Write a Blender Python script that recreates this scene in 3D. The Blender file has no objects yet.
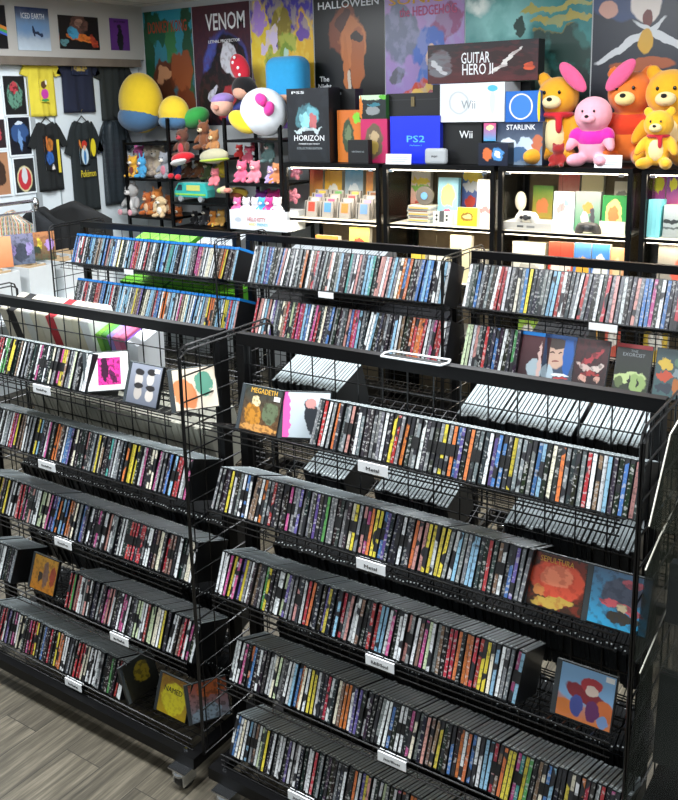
import bpy, bmesh, math, random
from mathutils import Vector, Matrix, Euler
random.seed(7)
C=bpy.context.scene.collection
PI=math.pi
# ------------------------------------------------------------------ camera numbers (solved from the rack geometry)
F,CX,CY,PITCH,ROLL,YAW,HC=904.24,319.4,299.9,0.2148,0.02845,0.61353,2.084
fw=Vector((-math.sin(YAW),math.cos(YAW),0)); rt=Vector((math.cos(YAW),math.sin(YAW),0)); up=Vector((0,0,1))
f3=fw*math.cos(PITCH)-up*math.sin(PITCH); u3=up*math.cos(PITCH)+fw*math.sin(PITCH)
cr,sr=math.cos(ROLL),math.sin(ROLL)
R_=rt*cr-u3*sr; U_=rt*sr+u3*cr
O_=Vector((0,0,HC))
def ray(px,py): return f3+R_*((px-CX)/F)-U_*((py-CY)/F)
def at(px,py,Y): d=ray(px,py); return O_+d*(Y/d.y)
def atX(px,py,X): d=ray(px,py); return O_+d*(X/d.x)
def dist(p): return (Vector(p)-O_).length
# ------------------------------------------------------------------ materials
def lin(c):
    if isinstance(c,str): c=tuple(int(c[i:i+2],16)/255 for i in (0,2,4))
    return tuple((x/12.92 if x<=0.04045 else ((x+0.055)/1.055)**2.4) for x in c[:3])+(1,)
MC={}
def newmat(name):
    m=bpy.data.materials.new(name); m.use_nodes=True; nt=m.node_tree
    return m,nt,nt.nodes['Principled BSDF']
def mat(name,col,rough=.5,metal=0,spec=.5,noise=0,scale=30,bump=0,bscale=200,sheen=0):
    if name in MC: return MC[name]
    m,nt,b=newmat(name)
    b.inputs['Base Color'].default_value=lin(col); b.inputs['Roughness'].default_value=rough
    b.inputs['Metallic'].default_value=metal; b.inputs['Specular IOR Level'].default_value=spec
    if sheen: b.inputs['Sheen Weight'].default_value=sheen
    tc=nt.nodes.new('ShaderNodeTexCoord')
    if noise:
        n=nt.nodes.new('ShaderNodeTexNoise'); n.inputs['Scale'].default_value=scale; n.inputs['Detail'].default_value=4
        nt.links.new(tc.outputs['Object'],n.inputs['Vector'])
        mr=nt.nodes.new('ShaderNodeMapRange'); mr.inputs['To Min'].default_value=1-noise; mr.inputs['To Max'].default_value=1+noise
        nt.links.new(n.outputs['Fac'],mr.inputs['Value'])
        h=nt.nodes.new('ShaderNodeHueSaturation'); h.inputs['Color'].default_value=lin(col)
        nt.links.new(mr.outputs[0],h.inputs['Value']); nt.links.new(h.outputs[0],b.inputs['Base Color'])
    if bump:
        n2=nt.nodes.new('ShaderNodeTexNoise'); n2.inputs['Scale'].default_value=bscale; n2.inputs['Detail'].default_value=3
        nt.links.new(tc.outputs['Object'],n2.inputs['Vector'])
        bp=nt.nodes.new('ShaderNodeBump'); bp.inputs['Strength'].default_value=bump; bp.inputs['Distance'].default_value=.004
        nt.links.new(n2.outputs['Fac'],bp.inputs['Height']); nt.links.new(bp.outputs[0],b.inputs['Normal'])
    MC[name]=m; return m
def emis(name,col,s):
    if name in MC: return MC[name]
    m,nt,b=newmat(name); b.inputs['Base Color'].default_value=lin(col)
    b.inputs['Emission Color'].default_value=lin(col); b.inputs['Emission Strength'].default_value=s
    MC[name]=m; return m
def glassmat(name,col,mixf,rough=.05):
    if name in MC: return MC[name]
    m,nt,b=newmat(name); b.inputs['Base Color'].default_value=lin(col); b.inputs['Roughness'].default_value=rough
    t=nt.nodes.new('ShaderNodeBsdfTransparent'); mx=nt.nodes.new('ShaderNodeMixShader')
    lw=nt.nodes.new('ShaderNodeLayerWeight'); lw.inputs['Blend'].default_value=.15
    mr=nt.nodes.new('ShaderNodeMapRange'); mr.inputs['To Min'].default_value=mixf; mr.inputs['To Max'].default_value=min(1,mixf+.6)
    nt.links.new(lw.outputs['Fresnel'],mr.inputs['Value']); nt.links.new(mr.outputs[0],mx.inputs[0])
    nt.links.new(t.outputs[0],mx.inputs[1]); nt.links.new(b.outputs[0],mx.inputs[2])
    nt.links.new(mx.outputs[0],nt.nodes['Material Output'].inputs['Surface'])
    MC[name]=m; return m
def spine_mat(name,src,freq=(1.2,26),amt=.55):
    """printed spine: the case's own colour with small blocks of print along it"""
    if name in MC: return MC[name]
    m,nt,b=newmat(name); L=nt.links.new
    b.inputs['Roughness'].default_value=.28
    if src=='obj':
        oi=nt.nodes.new('ShaderNodeObjectInfo'); col=oi.outputs['Color']; rnd=oi.outputs['Random']
    else:
        a=nt.nodes.new('ShaderNodeVertexColor'); a.layer_name='col'; col=a.outputs['Color']; rnd=None
    uv=nt.nodes.new('ShaderNodeUVMap')
    mp=nt.nodes.new('ShaderNodeVectorMath'); mp.operation='MULTIPLY'; mp.inputs[1].default_value=(freq[0],freq[1],1)
    L(uv.outputs[0],mp.inputs[0])
    ad=nt.nodes.new('ShaderNodeVectorMath'); ad.operation='ADD'
    L(mp.outputs[0],ad.inputs[0])
    if rnd is not None:
        sc=nt.nodes.new('ShaderNodeMath'); sc.operation='MULTIPLY'; sc.inputs[1].default_value=137.
        L(rnd,sc.inputs[0]); cb=nt.nodes.new('ShaderNodeCombineXYZ'); L(sc.outputs[0],cb.inputs[0]); L(sc.outputs[0],cb.inputs[1]); L(cb.outputs[0],ad.inputs[1])
    n=nt.nodes.new('ShaderNodeTexNoise'); n.inputs['Scale'].default_value=1; n.inputs['Detail'].default_value=1.5
    L(ad.outputs[0],n.inputs['Vector'])
    cp=nt.nodes.new('ShaderNodeValToRGB'); cp.color_ramp.elements[0].position=.54; cp.color_ramp.elements[1].position=.6
    L(n.outputs['Fac'],cp.inputs[0])
    bw=nt.nodes.new('ShaderNodeRGBToBW'); L(col,bw.inputs[0])
    lt=nt.nodes.new('ShaderNodeMath'); lt.operation='LESS_THAN'; lt.inputs[1].default_value=.22; L(bw.outputs[0],lt.inputs[0])
    ink=nt.nodes.new('ShaderNodeMix'); ink.data_type='RGBA'; ink.inputs[6].default_value=(.03,.03,.035,1); ink.inputs[7].default_value=(.62,.62,.6,1)
    L(lt.outputs[0],ink.inputs[0])
    f=nt.nodes.new('ShaderNodeMath'); f.operation='MULTIPLY'; f.inputs[1].default_value=amt; L(cp.outputs[0],f.inputs[0])
    mx=nt.nodes.new('ShaderNodeMix'); mx.data_type='RGBA'; L(f.outputs[0],mx.inputs[0]); L(col,mx.inputs[6]); L(ink.outputs[2],mx.inputs[7])
    n3=nt.nodes.new('ShaderNodeTexNoise'); n3.inputs['Scale'].default_value=.16; n3.inputs['Detail'].default_value=.5; L(ad.outputs[0],n3.inputs['Vector'])
    c3=nt.nodes.new('ShaderNodeValToRGB'); c3.color_ramp.elements[0].position=(.61 if 'cd' in name else .66); c3.color_ramp.elements[1].position=(.63 if 'cd' in name else .68); L(n3.outputs['Fac'],c3.inputs[0])
    m3=nt.nodes.new('ShaderNodeMix'); m3.data_type='RGBA'; L(c3.outputs[0],m3.inputs[0]); L(mx.outputs[2],m3.inputs[6]); m3.inputs[7].default_value=(.02,.02,.024,1)
    L(m3.outputs[2],b.inputs['Base Color'])
    MC[name]=m; return m
def art(name,base,blobs=(),noise=.0,nscale=6,rough=.35,warp=.06,mottle=None):
    """abstract printed cover: vertical two-colour ground, soft ellipses warped by noise (UV space)"""
    if name in MC: return MC[name]
    m,nt,b=newmat(name); L=nt.links.new; b.inputs['Roughness'].default_value=rough
    if isinstance(base,str): base=(base,base)
    uv=nt.nodes.new('ShaderNodeUVMap')
    ns=nt.nodes.new('ShaderNodeTexNoise'); ns.inputs['Scale'].default_value=nscale; ns.inputs['Detail'].default_value=6
    L(uv.outputs[0],ns.inputs['Vector'])
    sub=nt.nodes.new('ShaderNodeVectorMath'); sub.operation='SUBTRACT'; sub.inputs[1].default_value=(.5,.5,.5); L(ns.outputs['Color'],sub.inputs[0])
    scl=nt.nodes.new('ShaderNodeVectorMath'); scl.operation='SCALE'; scl.inputs['Scale'].default_value=warp*4; L(sub.outputs[0],scl.inputs[0])
    wp=nt.nodes.new('ShaderNodeVectorMath'); wp.operation='ADD'; L(uv.outputs[0],wp.inputs[0]); L(scl.outputs[0],wp.inputs[1])
    sp=nt.nodes.new('ShaderNodeSeparateXYZ'); L(wp.outputs[0],sp.inputs[0])
    cur=nt.nodes.new('ShaderNodeMix'); cur.data_type='RGBA'; cur.inputs[6].default_value=lin(base[0]); cur.inputs[7].default_value=lin(base[1]); L(sp.outputs['Y'],cur.inputs[0])
    cur=cur.outputs[2]
    for bl in blobs:
        u,v,ru,rv,rot,col=bl[:6]; soft=bl[6] if len(bl)>6 else .06
        s=nt.nodes.new('ShaderNodeVectorMath'); s.operation='SUBTRACT'; s.inputs[1].default_value=(u,v,0); L(wp.outputs[0],s.inputs[0])
        r=nt.nodes.new('ShaderNodeVectorRotate'); r.rotation_type='Z_AXIS'; r.inputs['Angle'].default_value=-rot; L(s.outputs[0],r.inputs[0])
        d=nt.nodes.new('ShaderNodeVectorMath'); d.operation='MULTIPLY'; d.inputs[1].default_value=(1/ru,1/rv,0); L(r.outputs[0],d.inputs[0])
        ln=nt.nodes.new('ShaderNodeVectorMath'); ln.operation='LENGTH'; L(d.outputs[0],ln.inputs[0])
        mr=nt.nodes.new('ShaderNodeMapRange'); mr.inputs['From Min'].default_value=1+soft; mr.inputs['From Max'].default_value=1-soft; L(ln.outputs['Value'],mr.inputs['Value'])
        mx=nt.nodes.new('ShaderNodeMix'); mx.data_type='RGBA'; L(mr.outputs[0],mx.inputs[0]); L(cur,mx.inputs[6]); mx.inputs[7].default_value=lin(col); cur=mx.outputs[2]
    if mottle:
        n2=nt.nodes.new('ShaderNodeTexNoise'); n2.inputs['Scale'].default_value=mottle[1]; n2.inputs['Detail'].default_value=4; L(uv.outputs[0],n2.inputs['Vector'])
        cp=nt.nodes.new('ShaderNodeMapRange'); cp.inputs['From Min'].default_value=.5; cp.inputs['From Max'].default_value=.58; cp.inputs['To Max'].default_value=mottle[2]; L(n2.outputs['Fac'],cp.inputs['Value'])
        mx=nt.nodes.new('ShaderNodeMix'); mx.data_type='RGBA'; L(cp.outputs[0],mx.inputs[0]); L(cur,mx.inputs[6]); mx.inputs[7].default_value=lin(mottle[0]); cur=mx.outputs[2]
    L(cur,b.inputs['Base Color']); MC[name]=m; return m
BLK=mat('black_paint','040405',.45,0,.2)
WIRE=mat('black_wire','070708',.3,0,.5)
CHROME=mat('chrome','c8ccd0',.18,1)
WHITE=mat('white_card','eef1f3',.5)
INK=mat('ink','15151a',.6)
CASE=mat('jewel_plastic','a3adaf',.25,0,.6,.15,60)
CASED=mat('case_dark','17191b',.3)
DOT=mat('hinge_white','dfe6e6',.3)
TAGM=mat('tag_black','060607',.6)
# ------------------------------------------------------------------ mesh builder
class MB:
    def __init__(s): s.v=[];s.f=[];s.m=[];s.uv=[];s.c=[];s.mats=[];s.mx=Matrix()
    def mi(s,m):
        if m not in s.mats: s.mats.append(m)
        return s.mats.index(m)
    def add(s,vs,fs,m,uvs=None,col=None,M=None):
        n=len(s.v); M=s.mx if M is None else M
        s.v+= [tuple(M@Vector(p)) for p in vs]; k=s.mi(m)
        for j,f in enumerate(fs):
            s.f.append(tuple(i+n for i in f)); s.m.append(k)
            s.uv.append(uvs[j] if uvs else [(0,0),(1,0),(1,1),(0,1)][:len(f)] if len(f)<=4 else [(0,0)]*len(f)); s.c.append(col)
    def box(s,lo,hi,m,mf=None,col=None,M=None,cf=None):
        """mf: material of the -Y face"""
        x0,y0,z0=lo;x1,y1,z1=hi
        vs=[(x0,y0,z0),(x1,y0,z0),(x1,y0,z1),(x0,y0,z1),(x0,y1,z0),(x1,y1,z0),(x1,y1,z1),(x0,y1,z1)]
        s.add(vs,[(0,1,2,3)],mf or m,None,cf or col,M)
        s.add(vs,[(1,5,6,2),(5,4,7,6),(4,0,3,7),(3,2,6,7),(4,5,1,0)],m,None,col,M)
    def rod(s,a,b,r,m,n=5):
        a=Vector(a);b=Vector(b);d=(b-a)
        if d.length<1e-6:return
        q=d.to_track_quat('Z','Y').to_matrix(); vs=[]
        for P in (a,b):
            for i in range(n):
                t=2*PI*i/n; vs.append(P+q@Vector((r*math.cos(t),r*math.sin(t),0)))
        fs=[(i,(i+1)%n,n+(i+1)%n,n+i) for i in range(n)]+[tuple(range(n))[::-1],tuple(range(n,2*n))]
        s.add(vs,fs,m)
    def path(s,pts,r,m,n=5):
        for a,b in zip(pts,pts[1:]): s.rod(a,b,r,m,n)
    def cyl(s,c,ax,r,h,m,n=20):
        a=Vector(c);b=a+Vector(ax)*h; s.rod(a,b,r,m,n)
    def ell(s,c,r,m,rot=(0,0,0),n=14,k=9):
        M=Matrix.Translation(Vector(c))@Euler(rot).to_matrix().to_4x4()@Matrix.Diagonal(Vector((r[0],r[1],r[2],1)))
        vs=[(0,0,-1)];fs=[]
        for j in range(1,k):
            t=PI*j/k-PI/2
            for i in range(n): vs.append((math.cos(t)*math.cos(2*PI*i/n),math.cos(t)*math.sin(2*PI*i/n),math.sin(t)))
        vs.append((0,0,1)); T=len(vs)-1
        for i in range(n): fs.append((0,1+(i+1)%n,1+i))
        for j in range(k-2):
            for i in range(n):
                a=1+j*n; fs.append((a+i,a+(i+1)%n,a+n+(i+1)%n,a+n+i))
        a=1+(k-2)*n
        for i in range(n): fs.append((a+i,a+(i+1)%n,T))
        s.add(vs,fs,m,None,None,s.mx@M)
    def prism(s,poly,y0,y1,m,mf=None):
        """outline in XZ, front at y0"""
        n=len(poly); xs=[p[0] for p in poly]; zs=[p[1] for p in poly]
        vs=[(p[0],y0,p[1]) for p in poly]+[(p[0],y1,p[1]) for p in poly]
        u=[((p[0]-min(xs))/(max(xs)-min(xs)),(p[1]-min(zs))/(max(zs)-min(zs))) for p in poly]
        s.add(vs,[tuple(range(n))],mf or m,[u])
        s.add(vs,[tuple(range(2*n-1,n-1,-1))]+[(i+n,(i+1)%n+n,(i+1)%n,i) for i in range(n)],m,[u[::-1]]+[[(0,0)]*4]*n)
    def mesh(s,name,smooth=False):
        me=bpy.data.meshes.new(name); me.from_pydata(s.v,[],s.f)
        for m in s.mats: me.materials.append(m)
        me.polygons.foreach_set('material_index',s.m)
        ul=me.uv_layers.new(name='UVMap'); k=0
        flat=[]
        for u in s.uv:
            for p in u: flat+= [p[0],p[1]]
        ul.data.foreach_set('uv',flat)
        if any(c is not None for c in s.c):
            ca=me.color_attributes.new('col','FLOAT_COLOR','CORNER'); fl=[]
            for f,c in zip(s.f,s.c):
                for _ in f: fl+=list(c or (.2,.2,.2,1))
            ca.data.foreach_set('color',fl)
        if smooth: me.polygons.foreach_set('use_smooth',[True]*len(me.polygons))
        me.update(); return me
    def build(s,name,parent=None,loc=None,smooth=False):
        o=bpy.data.objects.new(name,s.mesh(name,smooth)); C.objects.link(o)
        if parent: o.parent=parent
        if loc is not None: o.location=loc
        return o
def tag(o,label,cat,group=None):
    o['label']=label;o['category']=cat
    if group:o['group']=group
    return o
def thing(name,label,cat,loc=(0,0,0),rz=0,group=None):
    o=bpy.data.objects.new(name,None); C.objects.link(o); o.empty_display_size=.05
    o.location=loc;o.rotation_euler=(0,0,rz); return tag(o,label,cat,group)
def struct(name,mb): o=mb.build(name); o['kind']='structure'; return o
def txt(parent,s,w,h,loc,m,rot=(PI/2,0,0),ext=.0006,name='lettering',bold=0,shear=0):
    cu=bpy.data.curves.new(name,'FONT'); cu.body=s; cu.align_x='CENTER'; cu.align_y='CENTER'; cu.extrude=.001; cu.offset=bold; cu.shear=shear; cu.resolution_u=2
    t=bpy.data.objects.new('tmp',cu); C.objects.link(t); bpy.context.view_layer.update()
    me=bpy.data.meshes.new_from_object(t.evaluated_get(bpy.context.evaluated_depsgraph_get()))
    bpy.data.objects.remove(t); bpy.data.curves.remove(cu)
    xs=[v.co.x for v in me.vertices];ys=[v.co.y for v in me.vertices]
    cx,cy=(max(xs)+min(xs))/2,(max(ys)+min(ys))/2; sx=w/(max(xs)-min(xs)); sy=h/(max(ys)-min(ys))
    for v in me.vertices: v.co=((v.co.x-cx)*sx,(v.co.y-cy)*sy,v.co.z/.001*ext)
    me.materials.clear(); me.materials.append(m); me.name=name
    o=bpy.data.objects.new(name,me); C.objects.link(o); o.parent=parent; o.location=loc; o.rotation_euler=rot
    return o
def ordn(n):
    if 10<=n%100<=20: return f'{n}th'
    return f"{n}{ {1:'st',2:'nd',3:'rd'}.get(n%10,'th')}"
# ------------------------------------------------------------------ room
YW,XW,XS,ZC=5.55,-5.70,-5.61,2.89
def tilemat():
    m,nt,b=newmat('ceiling_tile'); L=nt.links.new
    tc=nt.nodes.new('ShaderNodeTexCoord'); br=nt.nodes.new('ShaderNodeTexBrick'); br.offset=0
    br.inputs['Color1'].default_value=lin('c9c6c0');br.inputs['Color2'].default_value=lin('c4c1bb');br.inputs['Mortar'].default_value=lin('8e8b86')
    br.inputs['Scale'].default_value=1;br.inputs['Brick Width'].default_value=.6;br.inputs['Row Height'].default_value=.6;br.inputs['Mortar Size'].default_value=.008
    L(tc.outputs['Object'],br.inputs['Vector']); L(br.outputs['Color'],b.inputs['Base Color']); b.inputs['Roughness'].default_value=.9
    return m
def floormat():
    m,nt,b=newmat('vinyl_planks'); L=nt.links.new; N=nt.nodes.new
    tc=N('ShaderNodeTexCoord'); mp=N('ShaderNodeMapping'); mp.inputs['Rotation'].default_value=(0,0,math.radians(90)); L(tc.outputs['Object'],mp.inputs[0])
    br=N('ShaderNodeTexBrick'); br.offset=.37
    br.inputs['Color1'].default_value=(0,0,0,1);br.inputs['Color2'].default_value=(1,1,1,1);br.inputs['Mortar'].default_value=(.5,.5,.5,1)
    br.inputs['Scale'].default_value=1;br.inputs['Brick Width'].default_value=1.2;br.inputs['Row Height'].default_value=.16;br.inputs['Mortar Size'].default_value=.0016;br.inputs['Bias'].default_value=0
    L(mp.outputs[0],br.inputs['Vector'])
    st=N('ShaderNodeMapping'); st.inputs['Scale'].default_value=(3.5,60,1); L(mp.outputs[0],st.inputs[0])
    off=N('ShaderNodeVectorMath'); off.operation='ADD'; sc=N('ShaderNodeVectorMath'); sc.operation='SCALE'; sc.inputs['Scale'].default_value=9; L(br.outputs['Color'],sc.inputs[0]); L(st.outputs[0],off.inputs[0]); L(sc.outputs[0],off.inputs[1])
    n=N('ShaderNodeTexNoise'); n.inputs['Scale'].default_value=1;n.inputs['Detail'].default_value=7;n.inputs['Roughness'].default_value=.65; L(off.outputs[0],n.inputs['Vector'])
    cp=N('ShaderNodeValToRGB'); e=cp.color_ramp.elements; e[0].position=.3;e[0].color=lin('2e2a22');e[1].position=.72;e[1].color=lin('7d7565')
    k=cp.color_ramp.elements.new(.5);k.color=lin('544e41'); L(n.outputs['Fac'],cp.inputs[0])
    hs=N('ShaderNodeHueSaturation'); mr=N('ShaderNodeMapRange'); mr.inputs['To Min'].default_value=.8; mr.inputs['To Max'].default_value=1.15; bw=N('ShaderNodeRGBToBW'); L(br.outputs['Color'],bw.inputs[0]); L(bw.outputs[0],mr.inputs['Value']); L(mr.outputs[0],hs.inputs['Value']); L(cp.outputs[0],hs.inputs['Color'])
    mx=N('ShaderNodeMix'); mx.data_type='RGBA'; mx.inputs[7].default_value=lin('2c2822'); L(br.outputs['Fac'],mx.inputs[0]); L(hs.outputs[0],mx.inputs[6]); L(mx.outputs[2],b.inputs['Base Color'])
    b.inputs['Roughness'].default_value=.5
    return m
b=MB(); b.box((-6.2,-2.6,-.06),(2.6,5.75,0),floormat()); struct('floor',b)
b=MB(); b.box((-6.2,-2.6,ZC),(2.6,5.75,ZC+.06),tilemat()); struct('ceiling',b)
WALLB=mat('wall_paint_back','b9bdbf',.8,noise=.04,scale=3); WALLL=mat('wall_paint_left','d9e2e6',.7,noise=.03,scale=2); SOFF=mat('soffit_paint','b4b1ab',.85,noise=.04,scale=3)
b=MB(); b.box((-5.9,YW,0),(2.6,YW+.15,ZC),WALLB); struct('wall_back',b)
b=MB(); b.box((XW-.2,-2.6,0),(XW,YW,ZC),WALLL); struct('wall_left',b)
b=MB(); b.box((2.45,-2.6,0),(2.6,YW,ZC),WALLB); struct('wall_right',b)
b=MB(); b.box((XW,-2.6,0),(2.45,-2.45,ZC),WALLB); struct('wall_front',b)
b=MB(); b.box((XW,-2.45,2.47),(XS,YW-.0,ZC),SOFF); struct('trim_1',b).name='trim_1'
b=MB(); b.box((XW,-2.45,2.41),(XS+.012,YW-.06,2.47),mat('weathered_board','6e6459',.8,noise=.4,scale=8)); struct('trim_2',b)
b=MB(); b.box((XW,4.635,0),(XW+.006,4.643,2.41),mat('seam','8b9498',.7)); struct('trim_3',b)
b=MB(); b.box((XW,4.405,0),(XW+.02,4.445,2.41),mat('grey_strip','9aa1a4',.6)); struct('trim_4',b)
# ceiling lamps of the shop
for i,(x,y) in enumerate([(-4.2,3.9),(-1.8,3.9),(.6,3.9),(-4.2,1.5),(-1.8,1.5),(.6,1.5),(-1.8,-.9)]):
    t=thing('ceiling_light',f'white troffer ceiling light, {["back left","back middle","back right","middle left","middle centre","middle right","front"][i]} of the shop ceiling','ceiling light',(x,y,ZC-.03),0,'ceiling troffers')
    b=MB(); 
    for lo,hi in (((-.6,-.3,0),(.6,-.27,.03)),((-.6,.27,0),(.6,.3,.03)),((-.6,-.27,0),(-.57,.27,.03)),((.57,-.27,0),(.6,.27,.03))): b.box(lo,hi,WHITE)
    b.build('frame',t)
    b=MB(); b.box((-.57,-.27,.006),(.57,.27,.012),emis('lamp_diffuser','f4f8ff',3.0)); b.build('diffuser',t)
    la=bpy.data.lights.new('troffer_lamp','AREA'); la.shape='RECTANGLE'; la.size=1.1; la.size_y=.5; la.energy=56 if y>3 else 78 if y>0 else 34; la.color=(.93,.97,1)
    lo=bpy.data.objects.new('troffer_lamp',la); C.objects.link(lo); lo.parent=t; lo.location=(0,0,-.012)
# ------------------------------------------------------------------ racks
L_=1.22; D_=.212; HT=1.4294; TILT=math.radians(20)
SH=[1.22,.955,.689,.416,.152]
YF=1.979; YBK=3.608
def shelf_mesh(sd):
    b=MB(); ct,st=math.cos(TILT),math.sin(TILT); dl=.2
    def P(x,s,n=0): return (x, sd*(-D_+s*ct+n*st), -s*st+n*ct)
    for s in (0,.045,.09,.135,.18,dl): b.rod(P(.03,s),P(L_-.03,s),.0028 if s in(0,dl) else .0018,WIRE)
    x=.04
    while x<L_-.03:
        b.rod(P(x,0,.002),P(x,dl,.002),.0014,WIRE,4); x+=.0335
    for k,dz in enumerate((.018,.036)): b.rod((.03,-sd*(D_),-dz),(L_-.03,-sd*D_,-dz),.0022,WIRE)
    x=.04
    while x<L_-.03:
        b.rod((x,-sd*D_,0),(x,-sd*D_,-.036),.0014,WIRE,4); x+=.067
    b.rod(P(.03,dl,.04),P(L_-.03,dl,.04),.002,WIRE)
    return b.mesh('shelf')
SHM={1:shelf_mesh(1),-1:shelf_mesh(-1)}
def panel_mesh(x):
    b=MB(); z0,z1=.12,HT-.004; D=D_
    for dz,xx in ((0,0),(.013,.006)):
        pts=[(xx,-D,z0)]+[(xx,-D,z1-.03),(xx,-D+.008,z1-.01-dz),(xx,-D+.03,z1-dz),(xx,D-.03,z1-dz),(xx,D-.008,z1-.01-dz),(xx,D,z1-.03),(xx,D,z0)]
        b.path(pts,.0032,WIRE,6)
    for y in (-D+.022,-D+.085,-D+.15,D-.15,D-.085,D-.022): b.rod((0,y,z0),(0,y,z1-.005),.0022,WIRE)
    z=z0
    while z<z1-.03:
        b.rod((.003,-D,z),(.003,D,z),.0026,WIRE); z+=.0762
    return b.mesh('end_panel')
PM=panel_mesh(0)
def gridmesh():
    b=MB(); x=.035
    while x<L_-.03: b.rod((x,0,.16),(x,0,HT-.03),.0022,WIRE); x+=.0762
    z=.19
    while z<HT-.04: b.rod((.03,.004,z),(L_-.03,.004,z),.0022,WIRE); z+=.0762 if round(z/.0762)%2 else .0762
    return b.mesh('back_grid')
GM=gridmesh()
def frame_meshes():
    r={}
    b=MB(); b.box((.0,-.014,HT-.034),(L_,.014,HT),BLK); r['top_rail']=b.mesh('top_rail')
    b=MB(); b.box((-.014,-.019,.11),(.014,.019,HT-.034),BLK); r['post']=b.mesh('post')
    b=MB()
    for y in (-D_-.03,D_-.008): b.box((0,y,.076),(L_,y+.038,.114),BLK)
    for x in (0,L_-.038,L_/2-.019): b.box((x,-D_+.008,.0765),(x+.038,D_-.008,.1135),BLK)
    r['base_frame']=b.mesh('base_frame')
    b=MB(); b.box((-.036,-.034,.0705),(.036,.034,.0758),CHROME)
    for sx in (-1,1): b.box((sx*.021-.003,-.026,.022),(sx*.021+.003,.03,.0705),CHROME)
    b.ell((0,-.004,.058),(.026,.034,.018),CHROME); r['caster']=b.mesh('caster')
    b=MB(); b.cyl((-.015,.006,.034),(1,0,0),.034,.030,mat('rubber','0a0a0a',.5),24); r['wheel']=b.mesh('wheel')
    b=MB(); b.cyl((0,0,0),(0,0,1),.006,.006,CHROME,8); r['bolt']=b.mesh('bolt')
    return r
FM=frame_meshes()
def part(name,me,parent,loc=(0,0,0),rz=0):
    o=bpy.data.objects.new(name,me); C.objects.link(o); o.parent=parent; o.location=loc; o.rotation_euler=(0,0,rz); return o
def rack(x0,yc,label,front,back,panels):
    t=thing('media_rack',label,'rack',(x0,yc,0),0,'black wire media racks on casters')
    part('top_rail',FM['top_rail'],t)
    for x in (.016,L_-.016): part('post',FM['post'],t,(x,0,0))
    part('back_grid',GM,t); part('base_frame',FM['base_frame'],t)
    for i in front: part('shelf',SHM[1],t,(0,0,SH[i]))
    for i in back: part('shelf',SHM[-1],t,(0,0,SH[i]))
    for x in panels: part('end_panel',PM,t,(x,0,0))
    for x in (.075,L_-.045):
        for y in (-D_+.0,D_-.0):
            c=part('caster',FM['caster'],t,(x,y-.03 if y<0 else y,0)); part('wheel',FM['wheel'],c)
    for x in (.05,L_-.05): part('bolt',FM['bolt'],t,(x,-D_-.01,.114))
    return t
XF=-1.688; XL=XF-L_-.06
XB=[-4.267,-4.267+L_+.06,-4.267+2*L_+.12]
rack(XF,YF,'long black wire rack of CDs filling the right foreground',range(5),range(5),(-.045,L_+.005))
rack(XL,YF,'black wire rack of CDs in the left foreground',range(5),range(5),(-.045,))
rack(XB[0],YBK,'black wire rack behind, left, holding cases with bright blue tops',range(5),range(5),(-.045,))
rack(XB[1],YBK,'black wire rack behind, centre, packed with two rows of movie cases',range(5),range(5),(-.045,))
rack(XB[2],YBK,'black wire rack behind, right, with movie covers faced outward on its second shelf',range(5),range(5),(-.045,L_+.005))
# ------------------------------------------------------------------ cases
PAL=dict(k='0e0f11',g='6f7376',d='303236',w='d6dadb',W='ded9c3',r='a8323a',o='c46e3c',y='cdbd42',n='4a8a4c',b='446ea6',c='86b2cc',p='594a86',m='b04a80',s='c08a84',t='4a928c',v='7d6452',l='bfcfa8')
PN=dict(k='black',g='grey',d='charcoal',w='white',W='cream',r='red',o='orange',y='yellow',n='green',b='blue',c='pale blue',p='purple',m='magenta',s='salmon pink',t='teal',v='brown',l='pale green')
DIM=dict(cd=(.0102,.142,.125),dvd=(.0142,.136,.190),blu=(.0125,.136,.172),game=(.0145,.136,.190))
SO={k:spine_mat('spine_print_'+k,'obj',(.7,16) if k=='cd' else (1.0,13),.45) for k in('cd','dvd','blu','game')}
SC={k:spine_mat('spine_bulk_'+k,'att',(.7,16) if k=='cd' else (1.0,13),.45) for k in('cd','dvd','blu','game')}
BLU=mat('blue_case_plastic','1f7fd0',.25); DVDP=mat('film_case_black','1c1d20',.3); GWH=mat('white_case_plastic','d8dcde',.3); GGR=mat('green_case_plastic','3f8a1f',.3)
GSTR=mat('grey_case_plastic','5d6366',.3); TOPW={'grey_case_plastic':mat('grey_top_glare','b9bfc2',.3),'green_case_plastic':mat('green_top','86e03a',.35)}; GRD=mat('green_case_dark','2f5a17',.3)  # TOPW: paler copies for case tops, overhead glare put into the colour
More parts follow.
